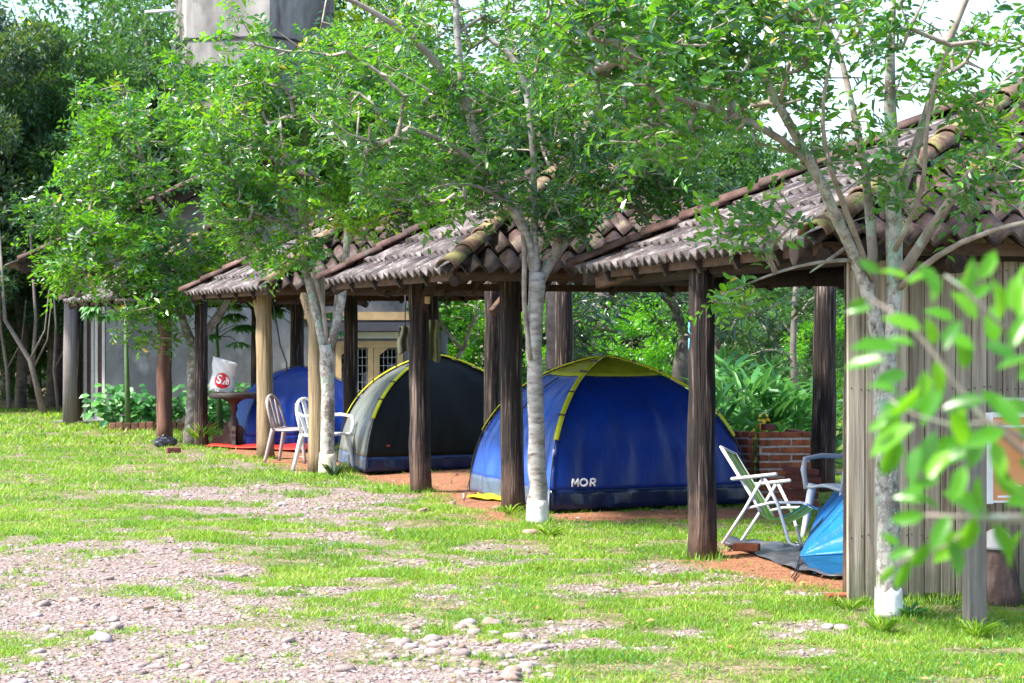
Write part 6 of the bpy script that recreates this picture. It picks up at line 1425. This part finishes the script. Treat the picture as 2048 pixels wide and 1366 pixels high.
for gp_, where, poly, n, (s0, s1), band_h in zones:
    pl = gp(poly); xs_ = [p[0] for p in pl]; ys_ = [p[1] for p in pl]; k = tries = 0; x0p = min(p[0] for p in poly); x1p = max(p[0] for p in poly); y1p = max(p[1] for p in poly)
    while k < n and tries < 4000:
        tries += 1; x, y = rr.uniform(min(xs_), max(xs_)), rr.uniform(min(ys_), max(ys_))
        if float(poly_sd(np.array([x]), np.array([y]), pl)[0]) < 0: continue
        sz = s0 + (s1 - s0) * rr.random() ** 2.6; f = (sz - s0) / (s1 - s0); ki = rr.randrange(8)
        size = 'large' if f > .55 else 'medium' if f > .22 else 'small'; tone = rr.choice(['pale', 'pale', 'pale', 'mauve', 'brown'])
        px_, py_ = 1024 + FPX * x / y, HORIZ + FPX * CAMH / y; c = min(9, int((px_ - x0p) / (x1p - x0p) * 10)); row = int((y1p - py_) / band_h)
        lb_ = '%s %s stone %s, %s, row %s' % (size, tone, where, COLS_[c], ['one', 'two', 'three', 'four', 'five', 'six', 'seven', 'eight'][max(0, min(7, row))])
        if lb_ in used or px_ < -5: continue
        used.add(lb_); k += 1
        o = obj('stone', TME[(tone, ki)], None, None, (x, y, gz(x, y) + sz * (.10 if 'heap' in where else .04))); o.scale = (sz, sz, sz); o.rotation_euler = (rr.gauss(0, .08), rr.gauss(0, .08), rr.uniform(0, 6.28)); tag(o, lb_, 'stone', gp_)

# ---------------------------------------------------------------- near leafy twig entering from the right
fb = thing('leafy_sapling', (1.12, 2.1, 0), 'close blurred sapling reaching in from the right with bright green leaves', 'sapling')
mb = MB(); mb.tube([(1.12, 2.1, -.05), (1.10, 2.1, .7), (1.06, 2.08, 1.3), (1.04, 2.1, 1.75)], [.016, .013, .010, .005], 10); part('stem', mb, M_BARKF, fb)
DB = 2.05
brs = [([(2160, 1040, .1), (2048, 1038, .05), (1940, 1036, 0), (1850, 1030, 0)], (.0068, .006, .0035, .0016)), ([(2150, 950, .05), (2048, 905, 0), (1960, 830, 0), (1905, 760, 0), (1862, 700, 0), (1810, 640, 0), (1745, 600, 0)], (.005, .0035, .003, .0025, .002, .0014, .001)),
       ([(2048, 880, .05), (1990, 845, 0), (1900, 850, 0), (1830, 830, 0), (1780, 800, 0)], (.003, .002, .0018, .0014, .001)), ([(1960, 1036, 0), (1900, 1090, 0), (1830, 1110, 0), (1790, 1130, 0)], (.002, .0016, .0012, .001)),
       ([(2048, 690, .05), (1990, 640, 0), (1930, 580, 0), (1890, 550, 0)], (.003, .002, .0015, .001)), ([(2150, 760, .05), (2048, 690, .05)], (.004, .003))]
for pts, rs in brs:
    mb = MB(); mb.tube([P(a, b, DB + c) for a, b, c in pts], list(rs), 6); part('branch', mb, M_BRANCH, fb)
rr = random.Random(12)
LV = [(1880, 590, 120, 100), (1960, 560, 60, 100), (2030, 560, 40, 110), (1815, 745, 200, 110), (1890, 700, 60, 100), (1930, 740, 100, 110), (1850, 830, 150, 110), (1880, 900, 220, 120), (1950, 900, 200, 130), (2010, 860, 200, 120), (2040, 860, 120, 110), (1800, 830, 230, 120), (1840, 890, 255, 110), (2000, 960, 320, 120), (2035, 720, 150, 100), (1975, 800, 190, 120), (1905, 1000, 330, 100), (1960, 1010, 160, 110), (2044, 1060, 250, 110),
      (1865, 545, 200, 80), (1905, 560, 330, 80), (1880, 560, 250, 70), (1925, 590, 70, 110), (1945, 600, 40, 80), (1820, 560, 160, 90), (1760, 545, 150, 70), (1735, 600, 200, 60), (1745, 615, 190, 70), (1845, 660, 160, 110), (1830, 690, 170, 90), (1870, 690, 110, 80), (1800, 700, 175, 130), (1770, 720, 190, 110),
      (1850, 740, 260, 110), (1870, 720, 280, 90), (1890, 770, 240, 130), (1850, 800, 200, 150), (1800, 790, 160, 90), (1830, 850, 215, 150), (1800, 870, 250, 130), (1870, 860, 260, 140), (1900, 820, 300, 130), (1930, 800, 275, 120), (1960, 780, 310, 110), (1990, 740, 20, 110), (1950, 700, 150, 100),
      (1990, 690, 95, 110), (2020, 700, 60, 120), (2000, 640, 100, 120), (2020, 620, 75, 110), (1960, 860, 250, 120), (1985, 880, 280, 110), (2010, 800, 330, 120), (2030, 850, 310, 110), (1900, 900, 230, 120), (1930, 930, 250, 110), (1880, 960, 200, 110), (1960, 950, 280, 130), (1990, 930, 300, 100),
      (1860, 1000, 175, 100), (1850, 1030, 190, 90), (1900, 1030, 240, 110), (1880, 1020, 150, 80), (1950, 1030, 255, 120), (1985, 1045, 300, 110), (2010, 1010, 15, 170), (2040, 1030, 5, 150), (1830, 1100, 200, 80), (1800, 1090, 150, 60), (1815, 1120, 250, 90), (1790, 1130, 220, 70), (1860, 1085, 235, 90),
      (1900, 1075, 280, 110), (1930, 1060, 225, 130), (2035, 760, 40, 110), (2040, 640, 80, 110), (1955, 640, 130, 100), (1910, 640, 160, 90), (1840, 770, 225, 120), (1920, 870, 220, 130), (2040, 1000, 20, 130), (1775, 840, 210, 60), (2035, 920, 330, 110)]
for (px, py, ang, L) in LV:
    a = R(ang); d = DB + rr.uniform(-.10, .14); s = L / FPX * DB; base = P(px, py, d); dr = Vector((math.cos(a), rr.uniform(-.45, .45), math.sin(a)))
    up = Vector((rr.gauss(0, .5), -1 + rr.gauss(0, .5), .8 + rr.gauss(0, .5)))
    me = leaf_mesh('leaf', [list(base - fb.location)], [list(dr)], [list(up)], s * .76, s * .36, LEAF8, np.array([rr.random()])); me.polygons.foreach_set('use_smooth', [True] * len(me.polygons)); obj('leaf', me, M_LEAFB, fb)
